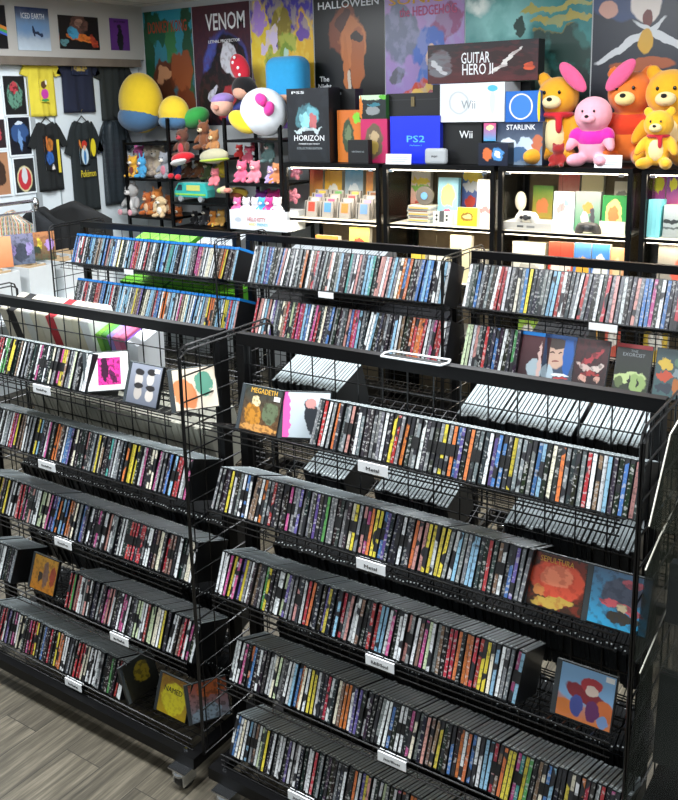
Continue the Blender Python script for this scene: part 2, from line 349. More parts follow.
def case_into(b,kind,M,col,sp,shell,tagged=False,off=0):
    w,d,h=DIM[kind]; w*=.97
    old=b.mx; b.mx=M
    if kind=='cd':
        b.box((-w/2,.001,0),(w/2,d,h),CASED,col=col)  # dark body shows round spine and cap as painted gaps between cases
        b.add([(-w/2+.0011,0,.004),(w/2-.0009,0,.004),(w/2-.0009,0,h-.004),(-w/2+.0011,0,h-.004)],[(0,1,2,3)],sp,[[(off,off),(off+1,off),(off+1,off+1),(off,off+1)]],col)
        b.box((-w/2+.0013,.002,h),(w/2-.0013,d-.003,h+.0005),shell,col=col)
        for y in (.012,d-.014): b.box((-.002,y,h),(.002,y+.004,h+.0008),DOT,col=col)
    else:
        b.box((-w/2,.001,0),(w/2,d,h-.013 if kind=='blu' else h),DVDP if kind=='blu' else shell,col=col)
        if kind=='blu': b.box((-w/2,.0,h-.013),(w/2,d,h),shell,col=col)
        z1=h-.004
        if kind=='blu':
            z1=h-.017
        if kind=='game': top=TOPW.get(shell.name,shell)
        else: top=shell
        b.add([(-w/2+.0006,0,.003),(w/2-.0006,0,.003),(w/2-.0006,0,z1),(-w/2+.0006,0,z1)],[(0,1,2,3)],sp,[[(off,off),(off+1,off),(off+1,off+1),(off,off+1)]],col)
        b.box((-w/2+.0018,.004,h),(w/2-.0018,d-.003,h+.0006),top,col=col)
    b.mx=old
PROTO={}
def proto(kind,shell):
    k=(kind,shell.name)
    if k not in PROTO:
        b=MB(); case_into(b,kind,Matrix(),None,SO[kind],shell); PROTO[k]=b.mesh(kind+'_case')
    return PROTO[k]
b=MB(); b.box((-.0056,-.0012,.05),(.0056,.0002,.078),TAGM); TAGMESH=b.mesh('security_tag')
NAME=dict(cd='compact_disc_case',dvd='movie_case',blu='movie_disc_case',game='game_case')
CAT=dict(cd='CD',dvd='DVD',blu='blu-ray',game='game case')
ITEMS=[]
def row(kind,x0w,x1w,yc,zs,string,where,group,side=1,lean0=0,leanv=.02,tags=0,shell=None,noun=None,tilt=TILT,vary=0,stretch=True,seed=0):
    """a row of cases on a tilted shelf; x in world, string gives spine colours left to right"""
    rnd=random.Random(seed or hash_(where)); w,d,h=DIM[kind]
    x=x0w; i=0; lst=[]; lean=lean0; nmax=int((x1w-x0w)/w)+1; tg=0
    while x<x1w-w/2 and i<400:
        nl=lean*.8+rnd.uniform(-leanv,leanv)+.2*.03
        if rnd.random()<.08: nl=rnd.uniform(.0,.1)
        if nl<0: nl=0
        gap=max(0,(lean-nl))*h if i else 0
        if gap>.006: nl=lean; gap=0
        x+=gap; lean=nl
        ch=string[min(len(string)-1,int(i*len(string)/nmax))] if stretch else (string[i] if i<len(string) else rnd.choice('kgdwkgwd'))
        if tags and tg==0 and rnd.random()<.11: tg=rnd.choice((2,2,3))
        tagged=tg>0
        if tg: tg-=1
        lst.append((x+w/2,lean,ch,tagged)); x+=w/math.cos(lean)+rnd.uniform(.0001,.0009); i+=1
    ct,st=math.cos(tilt),math.sin(tilt)
    for j,(cx,ln,ch,tagged) in enumerate(lst):
        s=.004+rnd.uniform(0,.011); z=zs-s*math.sin(TILT)+.0045; y=-D_+s*math.cos(TILT)
        if side==1: loc=Vector((cx,yc+y,z)); M=Matrix.Translation(loc)
        else: loc=Vector((cx,yc-y,z)); M=Matrix.Translation(loc)@Matrix.Rotation(PI,4,'Z')
        M=M@Matrix.Rotation(-tilt,4,'X')@Matrix.Rotation(ln*side,4,'Y')
        c=list(lin(PAL[ch])); q=rnd.uniform(.75,1.2); c=[min(1,max(0,v*q+rnd.uniform(-.01,.012))) for v in c[:3]]+[1]
        ITEMS.append(dict(kind=kind,M=M,col=c,ch=ch,tag=tagged,shell=shell,where=where,n=j+1,N=len(lst),group=group,loc=loc,noun=noun,side=side))
    return lst[-1][0] if lst else x0w
def hash_(s): return sum((i+1)*ord(c) for i,c in enumerate(s))
yf=YF-D_
def X(px,py,Y=yf): return at(px,py,Y).x
R1="gdrwgdodggsdkwgdkdgggwgdyrgkodggwgdgdgwygobpgkodgsdwpbbkdyggkwgbckvWdogdkkgrwgvwcdkwbksdvdtbWkWdkvbw"
R2="gkdywkgwbwvwoggrdddkmgpgkgdpddngkdgdWygsmoybpkdkwddosyywyygwcggcdkrdvwdbpgkrWkdgcdgg"
R3="wwmywmpygwdvdgnykdwwlpgsdwrokdkpykkcrgswwvddrccwmkwwsgwvmlwgvkrrokorryyWcwggmckvwwwwWwkgw"
R4="wwmkobkwkdwwWlgdwwcboWwyywkdrwkWvoowpkwkkdgwwbkwwkmWgksvvykkbkowobwwccrvoymtynkvWbckkyWwordwrkmkvrWkbooogwvpmw"
R5="wbwWwcgvwldykwdwwkpwgwkkwwrdgkdkkgdwdkowpyswkwlgkwmovgooggrwkwgdrwkyowkgwcvrkwgdkwbkorkwvkdwygkwmrkwgdkwo"
row('cd',X(306,442),X(634,520),YF,SH[0],R1,'top shelf, right foreground rack','CDs on the top shelf, right foreground rack',lean0=.09,tags=1)
row('cd',X(209,508),X(518,600),YF,SH[1],R2,'second shelf, right foreground rack','CDs on the second shelf, right foreground rack',lean0=.05,tags=1)
row('cd',X(212,594),X(516,706),YF,SH[2],R3,'third shelf, right foreground rack','CDs on the third shelf, right foreground rack',lean0=.03,tags=1)
row('cd',X(227,676),X(618,845),YF,SH[3],R4,'fourth shelf, right foreground rack','CDs on the fourth shelf, right foreground rack',lean0=.07,tags=1)
row('cd',X(226,757),X(560,925),YF,SH[4],R5,'bottom shelf, right foreground rack','CDs on the bottom shelf, right foreground rack',lean0=.06,tags=1)
L1="gkdwgkrwnkykvwggdwmkwkWgmyvglgkwwpwcwk"
L2="wgkywdgwkwkwgwrmyvrwggdyckwmwkovkwbpkWkdsddgyWvktgwgdkoyykwmkWWmgdbgcrwgmkwwwcmgvw"
L3="kwgyrdyyvkywkwsrkmksgwllWmpbocbovWgbpdwkmkwswgkwddrrdrgwkvWdrvdwkgWwkWWwrkwrw"
L4="rnsrwgswkdgvkmswkkwmwkdglwwrlWWwydwwkvrwmkwwkwkw"
L5="kwgdrwpgmwWwkmrykdbkrkyoowkgkrrWwkwwgkknkrwkwrkwo"
LR='left foreground rack'
row('cd',-2.72,X(82,388),YF,SH[0],L1,'top shelf, '+LR,'CDs on the top shelf, '+LR,lean0=.03,tags=1)
row('cd',-2.78,X(183,500),YF,SH[1],L2,'second shelf, '+LR,'CDs on the second shelf, '+LR,lean0=.0,tags=1)
row('cd',-2.82,X(190,584),YF,SH[2],L3,'third shelf, '+LR,'CDs on the third shelf, '+LR,lean0=.0,tags=1)
row('cd',-2.82,X(8,588),YF,SH[3],'kdgwkgd','fourth shelf, '+LR+', left batch','CDs on the fourth shelf, '+LR+', left batch')
row('cd',X(62,607),X(190,663),YF,SH[3],L4,'fourth shelf, '+LR+', right batch','CDs on the fourth shelf, '+LR+', right batch',lean0=.03,tags=1)
row('cd',-2.84,X(118,694),YF,SH[4],L5,'bottom shelf, '+LR,'CDs on the bottom shelf, '+LR,lean0=.0,tags=1)
# back row of racks: films
yb=YBK-D_
def XBk(px,py): return at(px,py,yb).x
BL="bmwrwkbckgvgcbsgcbwyWkwcgmrgwkrgwgkcbcgtcckgcwcgdmsgwWWwkvoydkgcwyogkdk"
row('blu',XBk(70,264),XBk(232,281),YBK,SH[0],BL,'upper shelf, back left rack','blu-rays on the upper shelf, back left rack',tilt=TILT,shell=BLU)
BL2="kgdwrgwdkrsgbkcrwkgcwccwgyvpkWdcgrbwowgcdwmvWcwbcwcgyovkcwybrcsgwkgWckg"
row('blu',XBk(70,302),XBk(232,327),YBK,SH[1],BL2,'second shelf, back left rack','blu-rays on the second shelf, back left rack',tilt=TILT,shell=BLU)
M1="wggcgcpbdkgbswkgwkgdokwvrgdgkswkgckktgwsgkcctksswsgcgWobodkgbbcbkwwcwmgpwdrrg"
row('dvd',XBk(246,284),XBk(443,307),YBK,SH[0],M1,'upper shelf, back centre rack','DVDs on the upper shelf, back centre rack',tilt=TILT,lean0=.08,shell=DVDP)
M2="rsswcswpgdWvrkldrmrcbwkmrkWkdbgkkgdsbrmrcgkwwckdkgkdcwvkkoroorwgmrrwgkWkyyyydyk"
row('dvd',XBk(249,332),XBk(443,358),YBK,SH[1],M2,'second shelf, back centre rack','DVDs on the second shelf, back centre rack',tilt=TILT,lean0=.03,shell=DVDP)
T1="wgdbgkgdwrrwgkWgbydkkggccrwkdgwrgdkwkrgsgwkdsgbbmkwbkdrkdggrgkwgrgsokttvccwkokgkdg"
row('dvd',XBk(461,311),-.50,YBK,SH[0],T1,'upper shelf, back right rack','DVDs on the upper shelf, back right rack',tilt=TILT,lean0=.05,shell=DVDP)
row('dvd',XBk(459,363),XBk(513,369),YBK,SH[1],"llwsgkrkdbkwkdnkgk",'second shelf, back right rack','DVDs on the second shelf, back right rack',tilt=TILT,lean0=.03,shell=DVDP)
for i,(a,c) in enumerate(((XB[0],'dkgwkc'),(XB[1],'kgwdrk'),(XB[2],'gkwdbk'))):
    pass
# rear-facing rows, seen from behind through the grids
def back(kind,xa,xb,yc,si,string,where,shell,noun,tilt=TILT,lean=.1):
    row(kind,xa,xb,yc,SH[si],string,where,noun+'s on the '+where,side=-1,lean0=lean,shell=shell,noun=noun,tilt=tilt)
RF='rear side of the right foreground rack, '
RLR='rear side of the left foreground rack, '
for si,nm in enumerate(('top','second','third','fourth','bottom')):
    for xa,xb,q in {0:((-1.00,-.53,'w'),(-1.60,-1.36,'wgrw')),1:((-1.5,-1.36,'g'),(-1.25,-1.02,'vg'),(-.86,-.53,'wg'))}.get(si,((-1.62,-.50,'kd'),)):
        row('cd',xa,xb,YF,SH[si],q,RF+nm+' shelf'+(', right part' if xa>-1.1 else ', left part' if si<2 else ''),'CDs on the '+RF+nm+' shelf',side=-1,lean0=.06,shell=None if si<2 else CASED)  # black case tops on lower shelves paint in the dark between rows
    if si>1: row('cd',-2.85,-1.80,YF,SH[si],'kg',RLR+nm+' shelf','CDs on the '+RLR+nm+' shelf',side=-1,lean0=.06,shell=CASED)  # lower rear rows of both racks are added to block light
def back(kind,xa,xb,yc,si,string,where,shell,noun,tilt=TILT,lean=.1):
    row(kind,xa,xb,yc,SH[si],string,where,noun+'s on the '+where,side=-1,lean0=lean,shell=shell,noun=noun,tilt=tilt)
back('game',-2.75,-1.85,YF,1,'WWw','left foreground rack, rear second shelf',mat('cream_case','b5b3a4',.4),'cream case')
back('game',-3.85,-3.42,YBK,0,'n','back left rack, rear top shelf, left part',GGR,'green case')
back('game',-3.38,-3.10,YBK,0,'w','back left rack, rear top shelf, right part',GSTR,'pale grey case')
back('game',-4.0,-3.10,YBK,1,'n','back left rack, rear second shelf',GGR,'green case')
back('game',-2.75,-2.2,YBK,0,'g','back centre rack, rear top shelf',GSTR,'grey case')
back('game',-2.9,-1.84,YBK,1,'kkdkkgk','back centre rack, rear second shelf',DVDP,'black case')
back('game',-1.45,-1.2,YBK,1,'k','back right rack, rear second shelf',DVDP,'black case')
# individuals for the 300 nearest of a kind, the rest as one countless mass
LIMIT=dict(cd=300,dvd=300,blu=300,game=300)
for kind in ('cd','dvd','blu','game'):
    its=[i for i in ITEMS if i['kind']==kind]; its.sort(key=lambda i:dist(i['loc'])*(1 if i['side']==1 else 1.25))
    keep=its[:LIMIT[kind]]; rest=its[LIMIT[kind]:]
    for it in keep:
        sh=it['shell'] or CASE
        me=proto(kind,sh)
        o=bpy.data.objects.new(NAME[kind],me); C.objects.link(o); o.matrix_world=it['M']; o.color=it['col']
        n,N=it['n'],it['N']; side='left' if n<=N/2 else 'right'; k=n if n<=N/2 else N+1-n
        place='' if k>1 else 'end '
        if k==1: pos=f'{side}most'
        else: pos=f'{ordn(k)} from {side}'
        if it['noun']: lab=f"{it['noun']}, {pos}, {it['where']}"
        else:
            nn={'cd':'CD,','dvd':'DVD,','blu':'blue-topped disc case,'}[kind]
            tg=', black tag' if it['tag'] else ''
            lab=f"{nn} {PN[it['ch']]} spine{tg}, {pos}, {it['where']}"
        tag(o,lab.replace(', ',', '),CAT[kind] if not it['noun'] else 'game case',it['group'])
        if it['tag']:
            tgo=bpy.data.objects.new('security_tag',TAGMESH); C.objects.link(tgo); tgo.parent=o
    if rest:
        b=MB()
        for q,it in enumerate(rest):
            case_into(b,kind,it['M'],tuple(it['col']),SC[kind],it['shell'] or CASE,off=(q*7.3)%50)
            if it['tag']: b.box((-.0056,-.0012,.05),(.0056,.0002,.078),TAGM,M=it['M'],col=(0,0,0,1))
        o=b.build(NAME[kind]+'_mass'); o.name={'cd':'compact_disc_cases','dvd':'movie_cases'}.get(kind,'cases'); o['kind']='stuff'
        tag(o,'many more CD cases packed on the lower shelves and the left foreground rack','CDs')

# ------------------------------------------------------------------ cases faced outward
def face(kind,px,py,yc,si,sback,cover,label,cat,yaw=0,texts=(),tilt=TILT,group=None,X0=None):
    """a case standing with its cover to the aisle; px,py = its lower left corner"""
    if kind=='cd': w,h,t=.142,.125,.0102
    else: w,h,t=.136,.190,.014
    y=yc-D_+sback*math.cos(TILT); z=SH[si]-sback*math.sin(TILT)+.0045
    x=at(px,py,y).x if X0 is None else X0
    r=bpy.data.objects.new('compact_disc_case' if kind=='cd' else 'movie_case',None); C.objects.link(r)
    M=Matrix.Translation((x,y,z))@Matrix.Rotation(yaw,4,'Z')@Matrix.Rotation(-tilt,4,'X')
    r.matrix_world=M; tag(r,label,cat,group)
    b=MB(); b.box((0,0,0),(w,t,h),CASED if kind=='cd' else DVDP); b.box((.001,.0008,h),(w-.001,t-.001,h+.0006),CASE if kind=='cd' else DVDP)
    b.build('case',r)
    b=MB(); x0=.013 if kind=='cd' else .003
    b.box((x0,-.0006,.003),(w-.003,.0002,h-.003),cover); b.build('cover',r)
    for (s,cx,cz,tw,th,m) in texts: txt(r,s,tw*w,th*h,(cx*w,-.0009,cz*h),m,name='title')
    if kind=='cd':
        b=MB(); b.box((.0,-.0004,.0),(.0125,.0003,h),mat('hinge_plastic','3a4043',.25)); b.build('hinge',r)
    return r
GOLD=mat('ink_gold','d9a53a',.5); INKW=mat('ink_white','e8eaec',.5); INKR=mat('ink_red','c0392b',.5); INKB=mat('ink_blue','3559b5',.5); INKY=mat('ink_yellow','e8d23a',.5); INKG=mat('ink_grey','8f969a',.5); INKM=mat('ink_magenta','c22b78',.5); INKC=mat('ink_cyan','58b7cf',.5)
PRICE=mat('price_sticker','f2f2ef',.5)
def sticker(r,w,h,x,z):
    b=MB(); b.box((x*w,-.0012,z*h),(x*w+.02,-.0005,z*h+.012),PRICE); b.build('price_sticker',r)
t=face('cd',235,424,YF,0,.012,art('cover_olive',('6b4a2a','2d3a38'),[(.3,.35,.22,.3,.3,'b37a2c'),(.33,.7,.1,.12,0,'d9c79a'),(.75,.45,.2,.25,0,'5e6a50'),(.5,.08,.5,.08,0,'c08a4a')],mottle=('2a1c10',9,.5)),'CD faced out, gold figure on olive cover, first on right rack','CD',texts=[('MEGADETH',.55,.9,.62,.11,GOLD)]); sticker(t,.142,.125,.8,.74)
t=face('cd',277,431,YF,0,.014,art('cover_pinkedge',('a9b4bb','c4ced4'),[(.05,.5,.1,.7,0,'e05aa5',.02),(.62,.45,.16,.4,.2,'2a2f36'),(.6,.75,.1,.12,0,'c98f8a')]),'CD faced out, pale cover with pink left edge, beside the CD row','CD',yaw=.42)
r=face('cd',74,391,YF,0,.012,art('cover_whitepink',('d6dad6','dfe2de'),[]),'white CD cover printed in magenta, ending the left top row','CD',yaw=.75,X0=X(81,392))
b=MB(); b.box((.045,-.0012,.02),(.115,-.0004,.105),art('print_magenta','d6338f',[(.3,.6,.16,.5,0,'3a1030'),(.65,.3,.12,.3,.5,'5a1a48')],mottle=('2a0a20',8,.7))); b.build('print',r)
t=face('cd',122,396,YF,0,.02,art('cover_greyfaces',('5f6470','8a8f9c'),[(.3,.62,.13,.17,0,'b9b2ac'),(.68,.66,.12,.16,0,'c3bcb5'),(.33,.28,.13,.17,0,'a9a29c'),(.72,.26,.13,.16,0,'bdb6af'),(.3,.8,.15,.08,0,'2c2a2c'),(.68,.84,.14,.08,0,'2c2a2c'),(.33,.46,.15,.07,0,'2c2a2c'),(.72,.44,.15,.07,0,'2c2a2c')],warp=.015),'CD faced out with four pale ovals on grey cover','CD'); sticker(t,.142,.125,.78,.82)
face('cd',164,405,YF,0,.02,art('cover_orangewhite',('e2d4c0','d9cbb5'),[(.25,.4,.25,.4,.4,'cf7f4d'),(.7,.6,.2,.3,0,'4f8f78')]),'CD faced out, orange and white cover, behind left rack end panel','CD',yaw=.95,X0=X(167,407))
face('cd',521,588,YF,1,.03,art('cover_red',('3a2416','4a2a20'),[(.5,.55,.5,.36,0,'e0563a'),(.5,.62,.3,.2,.2,'f08a66'),(.45,.12,.4,.1,.2,'c9a84a'),(.2,.3,.12,.12,0,'d98a4a')],mottle=('a8341f',6,.4)),'CD faced out with orange-red cover on second shelf','CD',texts=[('SEPULTURA',.5,.88,.55,.1,GOLD)])
face('cd',581,612,YF,1,.03,art('cover_bluered',('36a8d8','52708f'),[(.55,.62,.36,.3,0,'4f5668'),(.7,.85,.2,.07,0,'b85a66'),(.55,.4,.4,.07,-.15,'d9606a'),(.55,.35,.08,.1,0,'d9c8a0'),(.6,.2,.3,.1,0,'40392f')],mottle=('2f3848',7,.5)),'CD faced out with blue and red cover on second shelf','CD')
t=face('cd',550,700,YF,2,.05,art('cover_sky',('e2803a','7fb0dc'),[(.5,.75,.7,.45,0,'86b4de'),(.5,.5,.4,.16,-.3,'8a2430'),(.58,.72,.2,.13,.1,'b8323a'),(.6,.62,.12,.1,0,'ead2c4'),(.15,.2,.2,.14,0,'e0813c'),(.85,.3,.2,.2,0,'d9733a'),(.35,.27,.12,.2,0,'4a55a0'),(.65,.25,.12,.2,0,'6a2f66'),(.85,.12,.1,.12,0,'7f9fd0')],warp=.03),'CD faced out with sky-blue cover and red-hatted shape, third shelf','CD'); sticker(t,.142,.125,.82,.86)
face('cd',26,573,YF,3,.05,art('cover_amber',('d98a1f','e0a52e'),[(.55,.5,.12,.4,0,'8a6a5a'),(.35,.4,.08,.15,0,'3a2c20'),(.85,.5,.12,.3,0,'b84a2a')],mottle=('7a3f1a',7,.4)),'CD faced out with amber cover on fourth left shelf','CD')
face('cd',58,586,YF,3,.07,art('cover_yellowpink',('e8b81f','f0a52a'),[(.75,.65,.3,.25,-.5,'d0254a'),(.3,.5,.12,.15,0,'e8622a'),(.25,.25,.2,.05,.1,'d9306a')],warp=.02),'CD faced out with yellow and crimson cover beside amber one','CD',X0=X(56,586))
t=face('cd',152,688,YF,4,.06,art('cover_yellow',('c9a81f','8a5a1a'),[(.5,.45,.42,.42,0,'e8da2a',.05)],mottle=('b89a20',9,.4)),'CD faced out, yellow disc on brown cover, bottom left shelf','CD',texts=[('NAMED',.5,.66,.55,.13,INK)])
face('cd',200,705,YF,4,.06,art('cover_orangeblue',('8a9aa8','b8502a'),[(.6,.8,.4,.2,0,'c8662f'),(.4,.2,.4,.2,.2,'a8bccb')],mottle=('3a2a20',8,.6)),'CD faced out, orange and grey-blue cover, behind rack end panel','CD',yaw=1.0,X0=-1.845)
face('cd',0,0,YF,4,.012,art('side_yellowblob',('26241d','1f2420'),[(.55,.6,.25,.3,0,'a8921f')],mottle=('1a1a12',7,.6)),'CD at right end of bottom left row, dark side cover with yellow blob','CD',yaw=PI/2-.05,X0=X(126,697))
# faced films on the back right rack
def dv(px,cover,label,texts=(),band=None,yaw=0):
    r=face('dvd',px,372,YBK,1,.03,cover,label,'DVD',texts=texts,yaw=yaw)
    if band:
        b=MB(); b.box((.001,-.0012,.174),(.135,.0003,.1895),band); b.build('case_band',r)
    return r
dv(515,art('film_darkred',('2a1016','4a1620'),[(.6,.2,.3,.2,0,'9fb0b8'),(.7,.3,.06,.5,0,'c9a8a0')]),'dark red movie cover with blue top band',band=BLU)
dv(539,art('film_face',('3a4652','1a3f78'),[(.42,.55,.3,.3,0,'c9a692'),(.42,.82,.32,.12,0,'3a2c28'),(.28,.62,.07,.02,0,'4a3028'),(.54,.62,.07,.02,0,'4a3028'),(.42,.42,.12,.02,0,'8a4a44'),(.2,.15,.2,.2,.2,'a9bcc8'),(.8,.6,.16,.5,0,'1c5aa8'),(.62,.13,.3,.03,0,'e0e4e8'),(.66,.07,.25,.02,0,'b83a3a')],warp=.03),'movie cover showing a pale face in blue light, second shelf',band=mat('blue_band','1b4a86',.3))
dv(571,art('film_swirl',('241014','4a1218'),[(.5,.6,.4,.08,.5,'a8323a'),(.3,.4,.25,.06,-.4,'c9b0a8'),(.7,.4,.2,.06,.3,'d0c0b8'),(.5,.25,.3,.06,.1,'a03030'),(.3,.15,.12,.08,0,'d0a090'),(.75,.15,.1,.08,0,'c89a8a')],mottle=('0f0a0c',6,.6)),'movie cover of red and pale swirls on black')
dv(612,art('film_black',('26301f','0c0f10'),[(.45,.3,.5,.12,.1,'b7c98a'),(.7,.2,.25,.2,0,'8fa866'),(.45,.22,.03,.12,0,'0c0f0c'),(.7,.2,.03,.12,0,'0c0f0c'),(.15,.2,.12,.12,0,'5a6a40')],warp=.05),'black movie cover with pale green glow and red top band',texts=[('THE',.5,.86,.2,.05,INKG),('EXORCIST',.5,.78,.62,.07,INKG)],band=mat('red_band','a01f22',.35))
dv(652,art('film_collage',('3a5a5c','2f4448'),[(.25,.7,.22,.12,0,'c8a83a'),(.3,.45,.25,.1,0,'b8482a'),(.75,.75,.2,.15,0,'4f6f5a'),(.3,.2,.25,.1,0,'2a3440'),(.75,.25,.22,.2,0,'a8622a'),(.7,.5,.22,.08,0,'7a8a90')],warp=.08),'movie cover with a collage of small pictures, rightmost')
dv(690,art('film_dim',('2a2c30','3a3c44'),[(.5,.5,.3,.3,0,'5a4a40')]),'dim grey movie cover at far right of rack')
# cream boxed sets on the rear of the left foreground rack
BOXS=['ded8c4','1a1a1c','e6e0cc','dfe2dc','d9d2ba','e0dac6','b8222e','e2dcc6','dad4be','d6cfb4','e4e6e4']
def boxset(x,w,col,label,h=.2,z=0,d=.12,s=.01,ln=.06):
    m=mat('boxed_'+col,col,.5,noise=.06,scale=40); sp=mat('boxed_side_'+col,col,.6)
    b=MB(); b.box((-w/2,0,0),(w/2,d,h),m); b.box((-w/2+.003,.0,h),(w/2-.003,d,h+.001),m)
    y=YF+D_-s*math.cos(TILT); zz=SH[0]-s*math.sin(TILT)+.0045
    o=b.build('boxed_set'); o.matrix_world=Matrix.Translation((x,y,zz))@Matrix.Rotation(PI,4,'Z')@Matrix.Rotation(-TILT,4,'X')@Matrix.Rotation(-ln,4,'Y')
    return tag(o,label,'boxed set','boxed sets on the rear of the left foreground rack')
x=-2.86
CN={'ded8c4':'cream','1a1a1c':'black','e6e0cc':'pale cream','dfe2dc':'off-white','d9d2ba':'beige','e0dac6':'cream','b8222e':'red','e2dcc6':'cream','dad4be':'light beige','d6cfb4':'tan','e4e6e4':'white'}
for i,c in enumerate(BOXS):
    boxset(x,.042,c,f'{CN[c]} boxed set, {ordn(i+1)} from the left behind the left rack rail'); x+=.0445
x+=.012
for i,(c,n,h) in enumerate((('6fae3a','green',.16),('4f8f3f','dark green',.16),('8f7fc0','lilac',.16),('c96f94','pink',.16),('b95a7a','rose',.16),('6a4a9c','purple',.15))):
    boxset(x,.026,c,f'{n} boxed set, rear shelf of the left rack, after the cream ones',h=h); x+=.028
m=MB(); m.box((0,0,0),(.045,.13,.19),mat('white_box','e6eaee',.4)); o=m.build('boxed_set'); o.matrix_world=Matrix.Translation((X(148,331,YF+.12)+.0,YF+.19,1.20))@Matrix.Rotation(PI,4,'Z')@Matrix.Rotation(-.35,4,'X')@Matrix.Rotation(-.35,4,'Y'); tag(o,'white boxed set leaning out above the left rack rail','boxed set')
# shelf cards
def card(px,py,yc,si,s,label,w=.085,h=.026):
    x=at(px,py,yc-D_-.004).x
    r=thing('shelf_card',label,'shelf label',(x,yc-D_-.005,SH[si]-.028),0,'white cards clipped to shelf fronts')
    b=MB(); b.box((-w/2,-.0015,0),(w/2,0,h),WHITE); b.box((-w/2,-.0015,h),(w/2,.012,h+.0015),WHITE); b.build('card',r)
    if s: txt(r,s,min(.05,.0075*len(s)),.009,(0,-.0018,h*.45),INK)
    return r
card(373,467,YF,0,'Metal','white card reading Metal on top shelf of right rack')
card(371,566,YF,1,'Metal','white card reading Metal on second shelf of right rack')
card(380,663,YF,2,'R&B/Soul','white card reading R&B/Soul under third right shelf')
card(392,760,YF,3,'Jazz/Blues','white card reading Jazz/Blues on fourth shelf of right rack')
card(300,793,YF,4,'Jazz/Blues','white card reading Jazz/Blues on bottom shelf of right rack')
card(42,388,YF,0,'Rock/Pop','white card reading Rock/Pop on top shelf of left rack')
card(47,464,YF,1,'Rock/Pop','white card reading Rock/Pop on second shelf of left rack')
card(63,540,YF,2,'Rock/Pop','white card reading Rock/Pop on third shelf of left rack')
card(119,632,YF,3,'New Wave/Punk','white card reading New Wave/Punk on fourth left shelf')
card(73,679,YF,4,'New Wave/Punk','white card reading New Wave/Punk on bottom left shelf')
card(129,272,YBK,0,'','blank white card under the blue-topped cases',w=.07)
card(326,294,YBK,0,'','blank white card under the back centre rack top row',w=.085)
card(603,329,YBK,0,'','blank white card under the back right rack top row',w=.11)
# white wire sign holder lying on the right rack's top rail
a=at(383,352,YF-.02); c=at(442,360,YF-.02); b=MB(); r0=.003; WR=mat('white_wire','dfe3e5',.35)
x0,x1=a.x,c.x; z0=HT+.004
b.path([(x0,YF-.03,z0),(x0-.008,YF,z0),(x0,YF+.025,z0),(x1,YF+.025,z0),(x1+.008,YF,z0),(x1,YF-.03,z0),(x0,YF-.03,z0)],r0,WR,6)
tag(b.build('sign_holder'),'white wire loop lying on the right rack top rail','sign holder')
# ------------------------------------------------------------------ clear plastic wall pockets on the right end panel
ACR=glassmat('clear_plastic','22251f',.12,.1)
def pocket(prof,label,fill):
    x0,x1=-.425,-.12
    r=thing('plastic_pocket',label,'plastic bin',(x0,0,0),0,'clear plastic bins hung on the rack end panel')
    W=x1-x0; t=.004
    for xx in (0,W-t):
        b=MB(); n=len(prof); vs=[(xx,p[0],p[1]) for p in prof]+[(xx+t,p[0],p[1]) for p in prof]
        b.add(vs,[tuple(range(n))[::-1],tuple(range(n,2*n))]+[(i,(i+1)%n,n+(i+1)%n,n+i) for i in range(n)],ACR,[[(0,0)]*n]*2+[[(0,0)]*4]*n)
        b.build('side_panel',r)
    b=MB()
    for (p,q) in ((prof[1],prof[2]),(prof[2],prof[3])):
        d=Vector((q[0]-p[0],q[1]-p[1])); nrm=Vector((d.y,-d.x)).normalized()*t
        vs=[(t,p[0],p[1]),(W-t,p[0],p[1]),(W-t,q[0],q[1]),(t,q[0],q[1])]; vs+=[(v[0],v[1]+nrm.x,v[2]+nrm.y) for v in vs]
        b.add(vs,[(0,1,2,3),(7,6,5,4),(0,4,5,1),(1,5,6,2),(2,6,7,3),(3,7,4,0)],ACR)
    b.build('front_panel',r)
    b=MB(); b.path([(0,p[0]-.001,p[1]) for p in prof[:3]],.0016,mat('plastic_edge_glint','c9c6b8',.3),5); b.build('edge',r)  # pale rod paints a bright glint along the clear front edge
    for k,(y,z,w_,d_,h_,col,nm) in enumerate(fill):
        b2=MB(); b2.box((0,0,0),(w_,d_,h_),mat('accessory_'+col,col,.4,noise=.2,scale=25)); o=b2.build('packaged_accessory'); o.location=(x0+.02+.02*(k%2),y,z); o.rotation_euler=(-.12,0,0)
        tag(o,f'{nm}','packaged accessory')
pocket([(2.10,1.44),(1.84,1.40),(1.71,1.25),(1.80,1.21),(2.10,1.17)],'clear plastic bin, topmost of those on the rack end',[(1.88,1.215,.24,.03,.13,'15120d','dark brown pack inside the topmost clear bin'),(1.94,1.22,.22,.03,.17,'7a1f22','red pack inside the topmost clear bin'),(2.02,1.20,.27,.03,.2,'0c0d0f','tall black pack at the back of the topmost clear bin')])
pocket([(2.10,1.24),(1.80,1.19),(1.70,1.16),(1.645,.99),(2.10,.92)],'clear plastic bin, middle of those on the rack end',[(1.80,1.0,.24,.03,.13,'14181c','black pack inside the middle clear bin'),(1.90,1.0,.24,.03,.14,'2c2314','brown pack inside the middle clear bin'),(2.02,.95,.27,.03,.22,'101214','tall black pack at the back of the middle clear bin')])
pocket([(2.10,1.02),(1.80,.95),(1.70,.93),(1.62,.69),(2.10,.60)],'clear plastic bin, lowest of those on the rack end',[(1.76,.69,.24,.03,.2,'161c1b','dark green pack inside the lowest clear bin'),(1.86,.68,.24,.03,.2,'2c2f1c','olive pack inside the lowest clear bin'),(2.0,.64,.27,.03,.26,'0e1110','tall black pack at the back of the lowest clear bin')])
